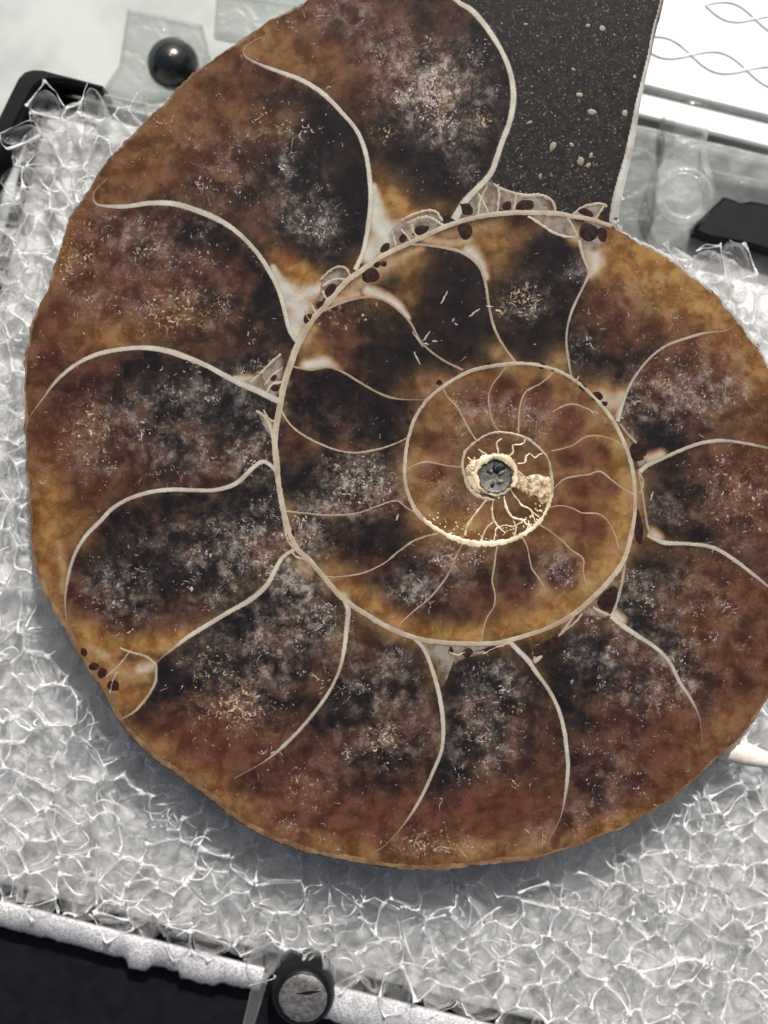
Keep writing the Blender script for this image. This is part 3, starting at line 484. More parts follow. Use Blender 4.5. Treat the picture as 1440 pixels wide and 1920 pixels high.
BODY = [(890,743,30,34,20),(947,743,29,40,0),(1008,748,28,42,10),(1067,798,30,38,10),(1100,853,46,26,-12),(1113,912,56,25,8),(1093,980,56,32,30),(1056,1073,36,40,0),(973,1075,42,54,10),(887,1095,40,54,20),(807,1082,54,46,-30),(817,833,28,26,0),(808,886,36,17,0),(692,640,92,66,25),(700,690,80,50,20),(858,580,74,112,-10),(1005,560,74,112,5),(640,775,112,62,10),(630,890,100,58,0),(640,740,90,44,10)]
def fields(px, py, lb):
    """px, py: vertex positions in px; lb: chamber label.  Returns the two mineral attribute layers."""
    def g(b, deg):
        x, y, rx, ry = b[:4]
        if rx < 1: return 0
        c, s = math.cos(math.radians(deg)), math.sin(math.radians(deg)); dx, dy = px - x, py - y
        u = (dx * c + dy * s) / rx; v = (-dx * s + dy * c) / ry; return np.exp(-(u * u + v * v) * .9)
    am = np.zeros(len(px)); fr = am.copy(); dk = am.copy(); cr = am.copy(); rd = am.copy(); tn = am.copy()
    for b in AMB:
        if b[6] and label_at(b[0], b[1]) != lb: continue
        am += g(b, b[4]) * b[5]
    for b in FRO: fr += g(b, b[4]) * b[5]
    for b in RED: rd += g(b, 0) * b[4]
    for b in DRK: dk += g(b, 0) * b[4]
    for b in TAN: tn += g(b, 0) * b[4]
    # brown warms towards the outer shell
    dmin = np.full(len(px), 1e9)
    for q in o1[::3]: dmin = np.minimum(dmin, (px - q[0]) ** 2 + (py - q[1]) ** 2)
    dmin = np.sqrt(dmin); rd += .55 * np.exp(-(dmin / 150) ** 2); am += .15 * np.exp(-(dmin / 34) ** 2)
    rin = np.hypot(px - 975, py - 940); inner = 1 / (1 + np.exp((rin - 215) / 12)); rd += .35 * inner; am += .16 * inner; fr *= 1 - .25 * inner
    for st_, P in (SEPL if np.any(rin < 330) else []):
        if st_ != 't': continue
        e = P[-1] if np.hypot(P[-1, 0] - 930, P[-1, 1] - 893) > np.hypot(P[0, 0] - 930, P[0, 1] - 893) else P[0]; e2 = P[len(P) * 2 // 3] if e is P[-1] else P[len(P) // 3]
        for q, k_, r_ in ((e, .30, 26), (e2, .12, 16)): cr = np.maximum(cr, k_ * np.exp(-((px - q[0]) ** 2 + (py - q[1]) ** 2) / r_ ** 2))
    for seed, st, k in CRM:
        if label_at(*seed) != lb: continue
        P = spline(st, 3)
        for x, y, r in P:
            d = np.hypot(px - x, py - y); cr = np.maximum(cr, k * np.clip((r * 1.7 - d) / (r * 1.5), 0, 1) ** 1.3)
    # every chamber is darkest behind its septum and warmer in front of it
    for st_, P in SEPL:
        if st_ != 'o' or P[:, 2].max() < 4: continue
        Q = P[::3, :2]; lo, hi = Q.min(0) - 130, Q.max(0) + 130; sel = np.nonzero((px > lo[0]) & (px < hi[0]) & (py > lo[1]) & (py < hi[1]))[0]
        if len(sel) == 0: continue
        D2 = (px[sel][:, None] - Q[None, :, 0]) ** 2 + (py[sel][:, None] - Q[None, :, 1]) ** 2; j = D2.argmin(1); d_ = np.sqrt(D2[np.arange(len(sel)), j])
        ap = np.arctan2(py[sel] - 840, px[sel] - 880); aq = np.arctan2(Q[j, 1] - 840, Q[j, 0] - 880); da = (ap - aq + math.pi) % (2 * math.pi) - math.pi
        sd_ = np.clip(1.15 * da * np.hypot(px[sel] - 880, py[sel] - 840) / (d_ + 6), -1, 1); old = np.clip(-sd_, 0, 1); new = np.clip(sd_, 0, 1)
        dk[sel] += old * .40 * np.exp(-(d_ / 62) ** 2) - new * .12 * np.exp(-(d_ / 50) ** 2); am[sel] += new * .11 * np.exp(-(d_ / 34) ** 2); am[sel] *= 1 - .45 * old * np.exp(-(d_ / 40) ** 2)
    dk = np.clip(dk, 0, 2)
    body = np.zeros(len(px))
    for b in BODY:
        if label_at(b[0], b[1]) == lb or b[2] < 60 and np.hypot(b[0] - 950, b[1] - 930) < 260: body = np.maximum(body, np.exp(-(-np.log(np.clip(g(b, b[4]), 1e-9, 1)) / .9) ** 3.2))
    am *= 1 - .72 * body; cr *= 1 - .95 * body; am += .13 * inner * (1 - body); cr += .08 * inner * (1 - body); dk += np.where(inner > .5, .10, .26) * body; rd += .25 * body * inner
    return np.clip(np.stack([am, fr, dk, np.ones(len(px))], 1), 0, 1.2), np.clip(np.stack([cr, rd, tn, np.ones(len(px))], 1), 0, 1.2)

for L in range(1, cur + 1):
    iy, ix = np.nonzero(lab == L)
    if len(iy) == 0: continue
    c = np.stack([iy * (NX + 1) + ix, (iy + 1) * (NX + 1) + ix, (iy + 1) * (NX + 1) + ix + 1, iy * (NX + 1) + ix + 1], 1)
    u, inv = np.unique(c.ravel(), return_inverse=True)
    py = Y0 + (u // (NX + 1)) * G; px = X0 + (u % (NX + 1)) * G
    name = 'sediment_fill' if L == MATRIX else 'chamber'
    me = bpy.data.meshes.new(name); nq = len(c)
    me.vertices.add(len(u)); me.vertices.foreach_set('co', np.stack([(px - 720) / 100, (960 - py) / 100, np.zeros(len(u))], 1).ravel())
    me.loops.add(nq * 4); me.loops.foreach_set('vertex_index', inv.reshape(-1).astype(np.int32))
    me.polygons.add(nq); me.polygons.foreach_set('loop_start', np.arange(nq, dtype=np.int32) * 4); me.polygons.foreach_set('loop_total', np.full(nq, 4, np.int32))
    me.update(); me.validate()
    if L == MATRIX: me.materials.append(M['matrix'])
    else:
        fa, fb = fields(px.astype(float), py.astype(float), L)
        for nm, arr in (('ma', fa), ('mb', fb)):
            at_ = me.attributes.new(nm, 'FLOAT_COLOR', 'POINT'); at_.data.foreach_set('color', arr.astype(np.float32).ravel())
        me.materials.append(M['mineral'])
    o = bpy.data.objects.new(name, me); COL.objects.link(o); o.parent = ROOT; child(o)
    if L == MATRIX: o['label'] = 'dark grey grainy sediment filling the open mouth'

# ---- septa, whorl wall, sutures, pores
def plate(pts, z, h, mat, name, soft=False):
    P = spline(pts, 3, True); c = P.mean(0); n = len(P); vs = []
    r = np.random.RandomState(5); P = P + r.randn(*P.shape) * .5; ring_ = ((1, -.004, 1), (.88, .5 * h, .55), (.7, h, .1), (.35, h, 0)) if soft else ((1, -.004, 0), (.93, .8 * h, 0), (.6, h, 0), (.25, h * .8, 0))
    for k_, zz, e in ring_:
        for q in P: X, Y, _ = at(*(c + (q - c) * k_)); vs.append((X, Y, z + (max(zz, .0005) if soft else zz)))
    m_ = MB(); m_.add(vs, [(j * n + i, j * n + (i + 1) % n, (j + 1) * n + (i + 1) % n, (j + 1) * n + i) for j in range(3) for i in range(n)] + [tuple(3 * n + i for i in range(n))])
    o = m_.build(name, mat, ROOT)
    if soft:
        a_ = np.zeros((4, n, 4)); a_[:, :, 0] = np.array([q[2] for q in ring_])[:, None]; a_[:, :, 3] = 1
        q = o.data.attributes.new('rib', 'FLOAT_COLOR', 'POINT'); q.data.foreach_set('color', a_.astype(np.float32).ravel())
    return child(o)
for st, P in SEPL:
    if st == 'o': strip(P, .0015, .0025, M['septum'] if P[:, 2].max() > 7.5 else M['septum_thin'], 'septum', ROOT, .16, (2.6, 8.6) if P[:, 2].max() > 7.5 else (2., 6.))
    elif st == 't': strip(P, .0012, .002, M['septum_thin'], 'septum', ROOT, .25, (.4, 3.2))
    else: strip(P, .002, .014, M['palegold'], 'golden_septum', ROOT, .5)
k = [i for i in range(len(SPL)) if SPL[i, 1] > 975 and i > len(SPL) * .72][0]; k2 = [i for i in range(len(SPL)) if i > k and SPL[i, 1] < 925][0]
strip(SPL[:k], .003, .003, M['wall'], 'whorl_wall', ROOT, .3)
strip(SPL[k - 1:k2], .005, .012, M['palegold'], 'golden_whorl_wall', ROOT, .7)
strip(SPL[k2 - 1:], .003, .006, M['wall'], 'whorl_wall', ROOT, .5)
def mat_web():
    t = NT('suture_web'); A = t.n('Attribute', attribute_name='rib'); e = t.n('SeparateColor', {0: A.outputs['Color']}).outputs[0]
    n1 = t.noise(4, 5, .6, .4); n2 = t.noise(20, 5, .7)
    col = t.mix(t.ramp(n1, .36, .62), (.085, .058, .036), (.185, .16, .125)); col = t.mix(t.math('MULTIPLY', t.ramp(n2, .5, .7), .2), col, (.11, .062, .034))
    return t.done(t.shmix(t.math('ADD', t.math('MULTIPLY', e, .85), .18, clamp=True), t.principled(col, .25, Normal=t.bump(n2, .15, .008)), t.n('BsdfTransparent').outputs[0]))
M['web'] = mat_web()
WEBS = [[(914,330),(930,345),(938,372),(930,404),(895,408),(860,414),(872,384),(896,356)],[(930,350),(960,358),(1000,364),(1032,372),(1042,388),(1038,399),(980,400),(940,402)],
 [(1070,406),(1084,393),(1104,386),(1136,384),(1128,400),(1116,414)],[(985,403),(1008,418),(1030,433),(1052,443),(1080,449),(1086,425),(1072,408),(1030,401)],[(1084,440),(1090,418),(1110,410),(1132,422),(1138,446),(1126,468),(1104,474),(1088,460)],
 [(726,440),(752,412),(778,402),(806,395),(828,402),(832,424),(790,442),(758,458),(736,470)],[(598,548),(604,524),(622,508),(644,500),(654,516),(630,540),(604,566),(590,590)],
 [(456,714),(484,702),(524,664),(534,690),(524,730),(518,754),(490,742),(470,730)],[(482,768),(498,778),(512,790),(514,824),(502,812),(490,792)],
 [(785,1206),(830,1207),(880,1208),(950,1206),(905,1226),(866,1238),(842,1258),(828,1290),(815,1250),(800,1222)],[(1184,800),(1196,830),(1208,852),(1214,872),(1200,884),(1192,860),(1180,820)],[(1092,1146),(1120,1130),(1146,1152),(1130,1160),(1108,1156)]]
for P in WEBS: plate(P, .0008, .0012, M['web'], 'suture_web', True)
for wd, pts in SUT:
    P = spline(pts, 3); P = np.column_stack([P, widths(wd * .7, wd, wd * .8, len(P))]); P[:, 2] *= .8; strip(P, .002, .003, M['wall'], 'suture_fold', ROOT, .5)
def lens(x, y, rx, ry, deg, mat, name, z=.0025, h=.002, n=18, wob=.28):
    c, s = math.cos(math.radians(deg)), math.sin(math.radians(deg)); vs = []; r = random.Random(int(x * 7 + y))
    w_ = [1 + r.uniform(-wob, wob) for _ in range(n)]
    for rr, zz in ((1, -.006), (.86, .7), (.5, 1.)):
        for i in range(n):
            q = 2 * math.pi * i / n; ww = (w_[i] + w_[i - 1] + w_[(i + 1) % n]) / 3
            u, v = rx * rr * ww * math.cos(q), ry * rr * ww * math.sin(q); X, Y, _ = at(x + u * c - v * s, y + u * s + v * c); vs.append((X, Y, z + h * zz))
    m_ = MB(); m_.add(vs, [(j * n + (i + 1) % n, j * n + i, (j + 1) * n + i, (j + 1) * n + (i + 1) % n) for j in range(2) for i in range(n)] + [tuple(range(3 * n - 1, 2 * n - 1, -1))])
    return child(m_.build(name, mat, ROOT))
for i, p in enumerate(PORE):
    big = p[2] * p[3] > 250 or 1090 < p[0] < 1135 and p[1] < 445
    lens(*p, M['pore'], 'pore')
for x, y, rx, ry, d in [(1109,210,11,7,10),(1088,302,8,8,0),(1037,274,6,11,20),(1108,292,5,7,20),(1129,53,7,6,0),(1087,178,9,5,0),(1172,213,6,7,0),(1072,272,6,4,30),(1102,48,5,4,0),(1075,130,6,3,20),(1190,144,4,4,0),(992,230,7,3,-20),(1013,330,4,6,0),(985,45,5,3,0),(1103,310,6,4,-40)]:
    lens(x, y, rx * .85, ry * .8, d, M['grain'], 'grain', .0015, .003, 14, .42)

# ---- golden crust and hub
plate([(966,880),(975,884),(985,893),(1002,889),(1018,892),(1031,896),(1034,918),(1030,934),(1024,943),(1012,944),(1008,936),(1004,930),(997,930),(991,934),(986,926),(977,921),(968,914),(965,900)], .006, .02, M['gold'], 'golden_crust')
plate([(884,862),(896,862),(905,866),(898,878),(895,890),(896,905),(902,920),(898,926),(884,915),(875,900),(872,882)], .006, .018, M['gold'], 'golden_crust')
ring = [(HUB[0] + 38 * math.cos(q), HUB[1] + 38 * math.sin(q), 8 + 3 * math.sin(-q + .3) + 2.2 * math.sin(5 * q) + 1.2 * math.sin(11 * q)) for q in np.linspace(math.pi * .78, math.pi * 2.18, 44)]
strip(ring, .012, .03, M['palegold'], 'golden_ring', ROOT, .9)
ring = [(HUB[0] + 36 * math.cos(q), HUB[1] + 36 * math.sin(q), 5 + 1.5 * math.sin(9 * q)) for q in np.linspace(math.pi * .18, math.pi * .78, 20)]
strip(ring, .010, .02, M['wall'], 'golden_ring', ROOT, .8)
m = MB(); vs = []; n = 28; rr = random.Random(2)
for k_, zz in ((1.06, .0), (.95, -.03), (.75, -.05), (.45, -.045), (.2, -.06)):
    for i in range(n):
        q = 2 * math.pi * i / n; X, Y, _ = at(HUB[0] + 34 * k_ * math.cos(q), HUB[1] + 34 * k_ * math.sin(q)); vs.append((X, Y, zz + rr.uniform(-.012, .012)))
m.add(vs, [(j * n + (i + 1) % n, j * n + i, (j + 1) * n + i, (j + 1) * n + (i + 1) % n) for j in range(4) for i in range(n)] + [tuple(range(5 * n - 1, 4 * n - 1, -1))])
child(m.build('hub', M['hub'], ROOT))
for p in [(934,880,17,11,5),(925,910,7,6,0),(916,884,5,4,0)]: lens(*p, M['black'] if p[0] == 934 else M['pore'], 'hub_pit', -.06, .02, 12, .4)
for p in [(941,886,7,3,-30),(945,920,6,5,20),(921,884,4,4,0),(938,903,7,4,0)]: lens(*p, M['grain'], 'hub_chip', -.03, .02, 10, .4)

for i in range(110):                                       # golden crystals along the lower arc and round the hub
    if i < 100: q = SPL[rr.randrange(k, k2)]; x, y = q[0] + (HUB[0] - q[0]) * rr.uniform(-.02, .22), q[1] + (HUB[1] - q[1]) * rr.uniform(-.02, .22)
    else: q = rr.uniform(0, 6.28); x, y = HUB[0] + math.cos(q) * rr.uniform(37, 58), HUB[1] + math.sin(q) * rr.uniform(37, 58)
    lens(x, y, rr.uniform(1., 3.6), rr.uniform(.9, 2.2), rr.uniform(0, 180), rr.choice((M['gold'], M['palegold'], M['palegold'], M['shell'])), 'golden_crystal', .004, .010, 8, .35)
# ---- flakes and scratches that glint
rf = random.Random(11)
for x, y, l, d in [(833,558,26,-62),(888,588,20,-35),(895,582,10,-30),(783,637,34,55),(800,630,22,-55),(782,672,26,65),(918,575,12,0),(800,645,8,10),(745,970,14,-70),(1222,930,16,-75),(850,600,7,-60),(855,608,6,20),(815,640,10,0),(1110,775,10,60),(1083,710,12,-70)]:
    c, s = math.cos(math.radians(d)), math.sin(math.radians(d)); P = [(x + c * l * t, y + s * l * t + rf.uniform(-1, 1), 2.4 * (1 - abs(2 * t)) + .9) for t in np.linspace(-.5, .5, 7)]
    strip(P, .003, .015, M['edge'], 'scratch', ROOT, .5)

def mat_fibre():
    t = NT('milky_crystal'); A = t.n('Attribute', attribute_name='rib'); sp = t.n('SeparateColor', {0: A.outputs['Color']}).outputs
    col = t.mix(sp[1], (.40, .355, .385), (.44, .34, .225))
    return t.done(t.shmix(sp[0], t.n('BsdfTransparent').outputs[0], t.principled(col, .3)))
M['fibre'] = mat_fibre()
rf = np.random.RandomState(4); fv = []; ff = []; fa_ = []
def fibre(x, y, ang, cu, L, wd, al, tn_):
    n = 6; q = np.array([x, y], float); a = ang; base = len(fv)
    for i in range(n):
        t = i / (n - 1); nn = np.array([-math.sin(a), math.cos(a)]); ww = wd * (.35 + .65 * math.sin(math.pi * min(1, t + .12))) / 2
        for sg in (-1, 1): X, Y, _ = at(*(q + nn * sg * ww)); fv.append((X, Y, .0010 + .0008 * t)); fa_.append((al * (1 - .5 * t), tn_, 0, 1))
        q = q + np.array([math.cos(a), math.sin(a)]) * L / (n - 1); a += cu / (n - 1) + rf.randn() * .22
    for i in range(n - 1): b_ = base + 2 * i; ff.append((b_, b_ + 1, b_ + 3, b_ + 2))
def on_stone(x, y):
    ix, iy = int((x - X0) / G), int((y - Y0) / G)
    return 1 <= ix < NX - 1 and 1 <= iy < NY - 1 and lab[iy, ix] > 0 and lab[iy, ix] != MATRIX
for x, y, rx, ry, d, st_ in FRO:
    for _ in range(int(rx * ry * st_ ** 1.5 / 200) + 1):
        c, s_ = math.cos(math.radians(d)), math.sin(math.radians(d)); u, v = rf.randn(2) * .46; u *= rx; v *= ry
        gx_, gy_ = x + u * c - v * s_, y + u * s_ + v * c; sd_ = rf.uniform(3, 15); bright = rf.beta(1.3, 2.2); tn0 = rf.beta(1, 2)
        for _b in range(rf.randint(3, 15)):                # each a tight clump of grains and short needles
            px, py = gx_ + rf.randn() * sd_, gy_ + rf.randn() * sd_
            if not on_stone(px, py): continue
            long_ = rf.rand() < .14
            fibre(px, py, rf.uniform(0, 6.28), rf.randn() * 1.4, (rf.gamma(2.2, 4.) + 5) if long_ else rf.gamma(2, 1.5) + 1.5, rf.uniform(.7, 1.6) if long_ else rf.uniform(1., 3.4), np.clip(bright * rf.uniform(.4, 1.4) * (.40 + .65 * st_), .04, .92), np.clip(tn0 + rf.randn() * .15, 0, 1))
for x, y, rx, ry, st_ in TAN:
    for _ in range(int(rx * ry * st_ / 40)):
        px, py = x + rf.randn() * rx * .5, y + rf.randn() * ry * .5
        if on_stone(px, py): fibre(px, py, rf.uniform(0, 6.28), rf.randn() * 2, rf.gamma(2, 2.5) + 3, rf.uniform(1.2, 4.5), np.clip(rf.beta(2, 2.2) * .9, .1, .8), 1)
for _ in range(1500):                                      # scattered ones over all the stone, thicker near the rim
    if rf.rand() < .5: q = o1[rf.randint(len(o1))]; t = rf.uniform(0, .35); px, py = q[0] + (CX - q[0]) * t, q[1] + (CY - q[1]) * t
    else: px, py = rf.uniform(50, 1440), rf.uniform(0, 1620)
    if on_stone(px, py): fibre(px, py, rf.uniform(0, 6.28), rf.randn() * 1.5, rf.gamma(2, 2.2) + 2, rf.uniform(.8, 2.6), rf.beta(1.2, 3.5) * .8, rf.beta(1.5, 1.2))
for _ in range(3600):                                      # speckle of the sediment
    px, py = rf.uniform(830, 1240), rf.uniform(-20, 410); ix, iy = int((px - X0) / G), int((py - Y0) / G)
    if lab[iy, ix] == MATRIX and lab[iy, min(ix + 4, NX - 1)] == MATRIX: fibre(px, py, rf.uniform(0, 6.28), rf.randn() * 2, rf.gamma(1.6, 1.5) + 1.5, rf.uniform(1., 3.6), rf.beta(1.1, 6.) * .5, rf.beta(1.5, 1.2))
m = MB(); m.v = fv; m.f = ff; o = child(m.build('crystal_fibres', M['fibre'], ROOT)); o['kind'] = 'stuff'
q = o.data.attributes.new('rib', 'FLOAT_COLOR', 'POINT'); q.data.foreach_set('color', np.array(fa_, np.float32).ravel())

# ---- thin shell band round the face and the body below it
def pxw(P): return np.stack([(P[:, 0] - 720) / 100, (960 - P[:, 1]) / 100], 1)
B = np.column_stack([o1 * 0 + EDGE[:N1], np.zeros(N1)])
dd = np.gradient(EDGE[:N1], axis=0); dd /= np.linalg.norm(dd, axis=1)[:, None]; nin = np.stack([dd[:, 1], -dd[:, 0]], 1)
if ((np.array([CX, CY]) - EDGE[N1 // 2]) @ nin[N1 // 2]) < 0: nin = -nin
wid = 3 + 2.5 * np.sin(np.arange(N1) * .35) * np.sin(np.arange(N1) * .071) + 5 * ((EDGE[:N1, 1] > 1080) & (EDGE[:N1, 0] < 1000))
Bc = EDGE[:N1] + nin * (wid / 2 - 1)[:, None]
strip(np.column_stack([Bc, wid]), -.0005, .002, M['shell'], 'shell_band', ROOT, .8)
for i0, i1 in ((.945, .998), (.90, .94), (.865, .89)):   # polished lip on the right, its sun glint painted as pale strips
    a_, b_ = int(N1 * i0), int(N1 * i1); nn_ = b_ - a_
    if nn_ > 4: strip(np.column_stack([EDGE[a_:b_] + nin[a_:b_] * 1.5, 5.5 * np.sin(np.linspace(0, math.pi, nn_)) + .8]), .0, .008, M['edge'], 'lip_glint', ROOT, .8)
cE = EDGE[N1 - 1:N1 + N2]; de = np.gradient(cE, axis=0); de /= np.linalg.norm(de, axis=1)[:, None]; ne = np.stack([-de[:, 1], de[:, 0]], 1)
if ne[len(ne) // 2][0] < 0: ne = -ne
we = np.clip((cE[:, 1] + 20) / 380, .1, 1) * 15 + 2
strip(np.column_stack([cE + ne * (we / 2 - 1)[:, None], we]), -.03, .03, M['edge'], 'cut_edge', ROOT, .12)
W = pxw(EDGE); dW = np.roll(W, -1, 0) - np.roll(W, 1, 0); dW /= np.linalg.norm(dW, axis=1)[:, None] + 1e-9
oN = np.stack([dW[:, 1], -dW[:, 0]], 1)
cw = np.array(at(CX, CY)[:2])
if ((W[NE // 3] - cw) @ oN[NE // 3]) < 0: oN = -oN
iscut = np.zeros(NE); iscut[N1:N1 + N2] = 1
iscut = np.convolve(np.r_[iscut, iscut[:9]], np.ones(9) / 9, 'same')[:NE]
low = np.clip((EDGE[:, 1] - 1000) / 250, 0, 1) * np.clip((1000 - EDGE[:, 0]) / 300, 0, 1)
vs = []; rn = np.random.RandomState(1)
prof = [(.0, -.004), (.008, -.03), (.02, -.12), (.025, -.25), (-.05, -.45), (-.32, -.72), (-.85, -.95), (-1.8, -1.10)]
for off, z in prof:
    oo = off * (1 - iscut) + iscut * (np.interp(-z, [0, .3, 1.10], [0.0, .12, .05]))
    if off > .005: oo = oo + low * off * 2.2
    P = W + oN * (oo[:, None]) + rn.randn(NE, 2) * .003 * (z < -.02)
    if off < -.3: P = W + (cw - W) * np.clip(-off / np.linalg.norm(W - cw, axis=1), 0, .8)[:, None] * (1 - .7 * iscut)[:, None]
    vs += [(p[0], p[1], z) for p in P]
m = MB(); K = len(prof)
m.add(vs, [(j * NE + (i + 1) % NE, j * NE + i, (j + 1) * NE + i, (j + 1) * NE + (i + 1) % NE) for j in range(K - 1) for i in range(NE)] + [tuple(range((K - 1) * NE, K * NE))])
child(m.build('shell_side', M['body'], ROOT))

# ------------------------------------------------------------------ foam pad: open bubbles of clear film
ZF = -1.02; FD = 0.95                              # top of the foam, depth of bubbles
TH = math.radians(-14.3); U = np.array([math.cos(TH), math.sin(TH)]); V = np.array([-U[1], U[0]])
FO = np.array(at(60, 150, ZF)[:2])                # top-left corner of the pad
FB = np.array(at(0, 1684, ZF)[:2])                # a point on its lower edge
FH = float(-(FB - FO) @ V); FW = 22.0
FOAM = empty('foam_pad', (*(FO + U * FW / 2 - V * FH / 2), ZF - FD - .25))
tag(FOAM, 'white translucent open-celled packing foam pad under the fossil', 'foam')
def fchild(o): o.location = (-FOAM.location.x, -FOAM.location.y, -FOAM.location.z); return o
def fpos(u, v): return FO + U * u - V * v
wE = W
edge_in = inset(np.array([W[i] for i in range(0, NE, 3)])[::-1], .0)
# keep bubbles only where the pad shows: outside the fossil by more than a margin, or near the frame
def hidden(x, y):
    k = (H - ZF) / H; fx, fy = x / k, y / k
    if abs(fx) > 8.0 or abs(fy) > 10.4: return True
    px, py = fx * 100 + 720, 960 - fy * 100
    ix, iy = int((px - X0) / G), int((py - Y0) / G)
    if 0 <= ix < NX and 0 <= iy < NY and face[iy, ix]:
        return np.min(np.hypot(EDGE[::4, 0] - px, EDGE[::4, 1] - py)) > 130
    return False
S = .52; seeds = []; ghost = []; rs = np.random.RandomState(21)
nu, nv, nw = int(FW / S), int(FH / S), 2
for i in range(-2, nu + 2):
    for j in range(-2, nv + 2):
        for k in range(nw):
            u = (i + .5 + (k % 2) * .5 + rs.uniform(-.46, .46)) * S; v = (j + .5 + (k % 2) * .5 + rs.uniform(-.46, .46)) * S
            z = ZF - .16 - k * S * .78 + rs.uniform(-.2, .2)
            if z > ZF - .02: continue
            x, y = fpos(u, v)
            if hidden(x, y) or rs.rand() < .20: continue
            seeds.append((x, y, z)); ghost.append(u < .06 or v < .10 or u > FW - .2 or v > FH + .02)
        # a few small extra bubbles at the top
        for _ in range(1 if rs.rand() < .55 else 0):
            u, v = (i + rs.rand()) * S, (j + rs.rand()) * S; x, y = fpos(u, v)
            if 0 < u < FW and 0 < v < FH and not hidden(x, y): seeds.append((x, y, ZF - rs.uniform(.05, .3))); ghost.append(u < .06 or v < .10 or v > FH + .02)
seeds = np.array(seeds)
kd = kdtree.KDTree(len(seeds))
for i, p in enumerate(seeds): kd.insert(p, i)
kd.balance()
def clip(faces, n, d, tagc):
    """keep n.p <= d; faces: list of (tag, [points])"""
    out = []; cap = []
    for tg, P in faces:
        ds = [n[0] * p[0] + n[1] * p[1] + n[2] * p[2] - d for p in P]
        if max(ds) <= 1e-9: out.append((tg, P)); continue
        if min(ds) >= -1e-9: continue
        Q = []; m_ = len(P)
        for i in range(m_):
            a, b = P[i], P[(i + 1) % m_]; da, db = ds[i], ds[(i + 1) % m_]
            if da <= 0: Q.append(a)
            if (da < 0 < db) or (db < 0 < da):
                t = da / (da - db); q = (a[0] + (b[0] - a[0]) * t, a[1] + (b[1] - a[1]) * t, a[2] + (b[2] - a[2]) * t); Q.append(q); cap.append(q)
        if len(Q) >= 3: out.append((tg, Q))
    if len(cap) >= 3:
        c = [sum(p[k] for p in cap) / len(cap) for k in range(3)]
        nv_ = Vector(n); a = nv_.orthogonal().normalized(); b = nv_.cross(a)
        srt = sorted(cap, key=lambda p: math.atan2(b.dot(Vector(p) - Vector(c)), a.dot(Vector(p) - Vector(c))))
        Q = [srt[0]]
        for p in srt[1:]:
            if sum((p[k] - Q[-1][k]) ** 2 for k in range(3)) > 1e-8: Q.append(p)
        if len(Q) >= 3: out.append((tagc, Q))
    return out
walls = MB(); strands = MB(); wisps = MB(); rc = random.Random(5)
R = .56
for i, p in enumerate(seeds):
    if ghost[i]: continue
    x, y, z = p; bx = []
    for ax in range(3):
        for sgn in (-1, 1):
            a, b = [k for k in range(3) if k != ax]; q = []
            for da, db in ((-1, -1), (1, -1), (1, 1), (-1, 1)):
                e = [0, 0, 0]; e[ax] = p[ax] + sgn * R; e[a] = p[a] + da * R; e[b] = p[b] + db * R; q.append(tuple(e))
            bx.append(('box', q if (sgn > 0) == (ax != 1) else q[::-1]))
    fs = bx
    for co, j, dist in kd.find_n(p, 26):
        if j == i or dist > 2 * R * 1.3: continue
        n_ = (co - Vector(p)).normalized(); fs = clip(fs, tuple(n_), n_.dot((co + Vector(p)) / 2), 'n')
        if not fs: break
    if not fs: continue
    tn = Vector((rc.uniform(-.16, .16), rc.uniform(-.16, .16), 1)).normalized()
    fs = clip(fs, tuple(tn), tn.dot(Vector((x, y, ZF + rc.uniform(-.10, .10)))), 'top')
    vmap = {}; VV = []
    def vid(q):
        key = (round(q[0], 4), round(q[1], 4), round(q[2], 4))
        if key not in vmap:
            vmap[key] = len(VV); sh = .965
            VV.append((x + (q[0] - x) * sh + rc.uniform(-.012, .012), y + (q[1] - y) * sh + rc.uniform(-.012, .012), z + (q[2] - z) * sh))
        return vmap[key]
    F = []
    for tg, P in fs:
        if tg == 'top':
            L_ = len(P); jj = [rc.uniform(.55, 1.5) for _ in range(L_)]
            for a_ in range(L_):
                q0, q1 = Vector(P[a_]), Vector(P[(a_ + 1) % L_])
                if (q1 - q0).length < .03: continue
                if rc.random() < .35: continue
                mid = (q0 + q1) / 2 + Vector((rc.uniform(-.05, .05), rc.uniform(-.05, .05), -.08 * (q1 - q0).length))
                r0 = rc.choice((.006, .010, .015, .024))
                P5 = [q0, q0 * .7 + mid * .3, (q0 + mid) / 2 + Vector((0, 0, -.01)), mid, (q1 + mid) / 2 + Vector((0, 0, -.01)), q1 * .7 + mid * .3, q1]
                strands.tube(P5, [r0 * 2.2 * jj[a_], r0 * 1.3, r0 * .8, r0 * .5, r0 * .8, r0 * 1.3, r0 * 2.2 * jj[(a_ + 1) % L_]], 5, False)
            continue
        ids = [vid(q) for q in P]; ids = [a for k_, a in enumerate(ids) if a != ids[k_ - 1]]
        if len(ids) >= 3 and len(set(ids)) == len(ids): F.append(ids)
        if rc.random() < .35:
            a_ = rc.randrange(len(P)); q0, q1 = Vector(P[a_]), Vector(P[(a_ + 1) % len(P)])
            if (q1 - q0).length > .12 and q0.z < ZF and q1.z < ZF:
                mid = (q0 + q1) / 2 + Vector((rc.uniform(-.06, .06), rc.uniform(-.06, .06), rc.uniform(-.04, .04))); r0 = rc.uniform(.006, .014)
                wisps.tube([q0, mid * .5 + q0 * .5 + Vector((.01, 0, 0)), mid, mid * .5 + q1 * .5, q1], [r0, r0 * .8, r0 * .5, r0 * .8, r0], 4, False)
    walls.add(VV, F)
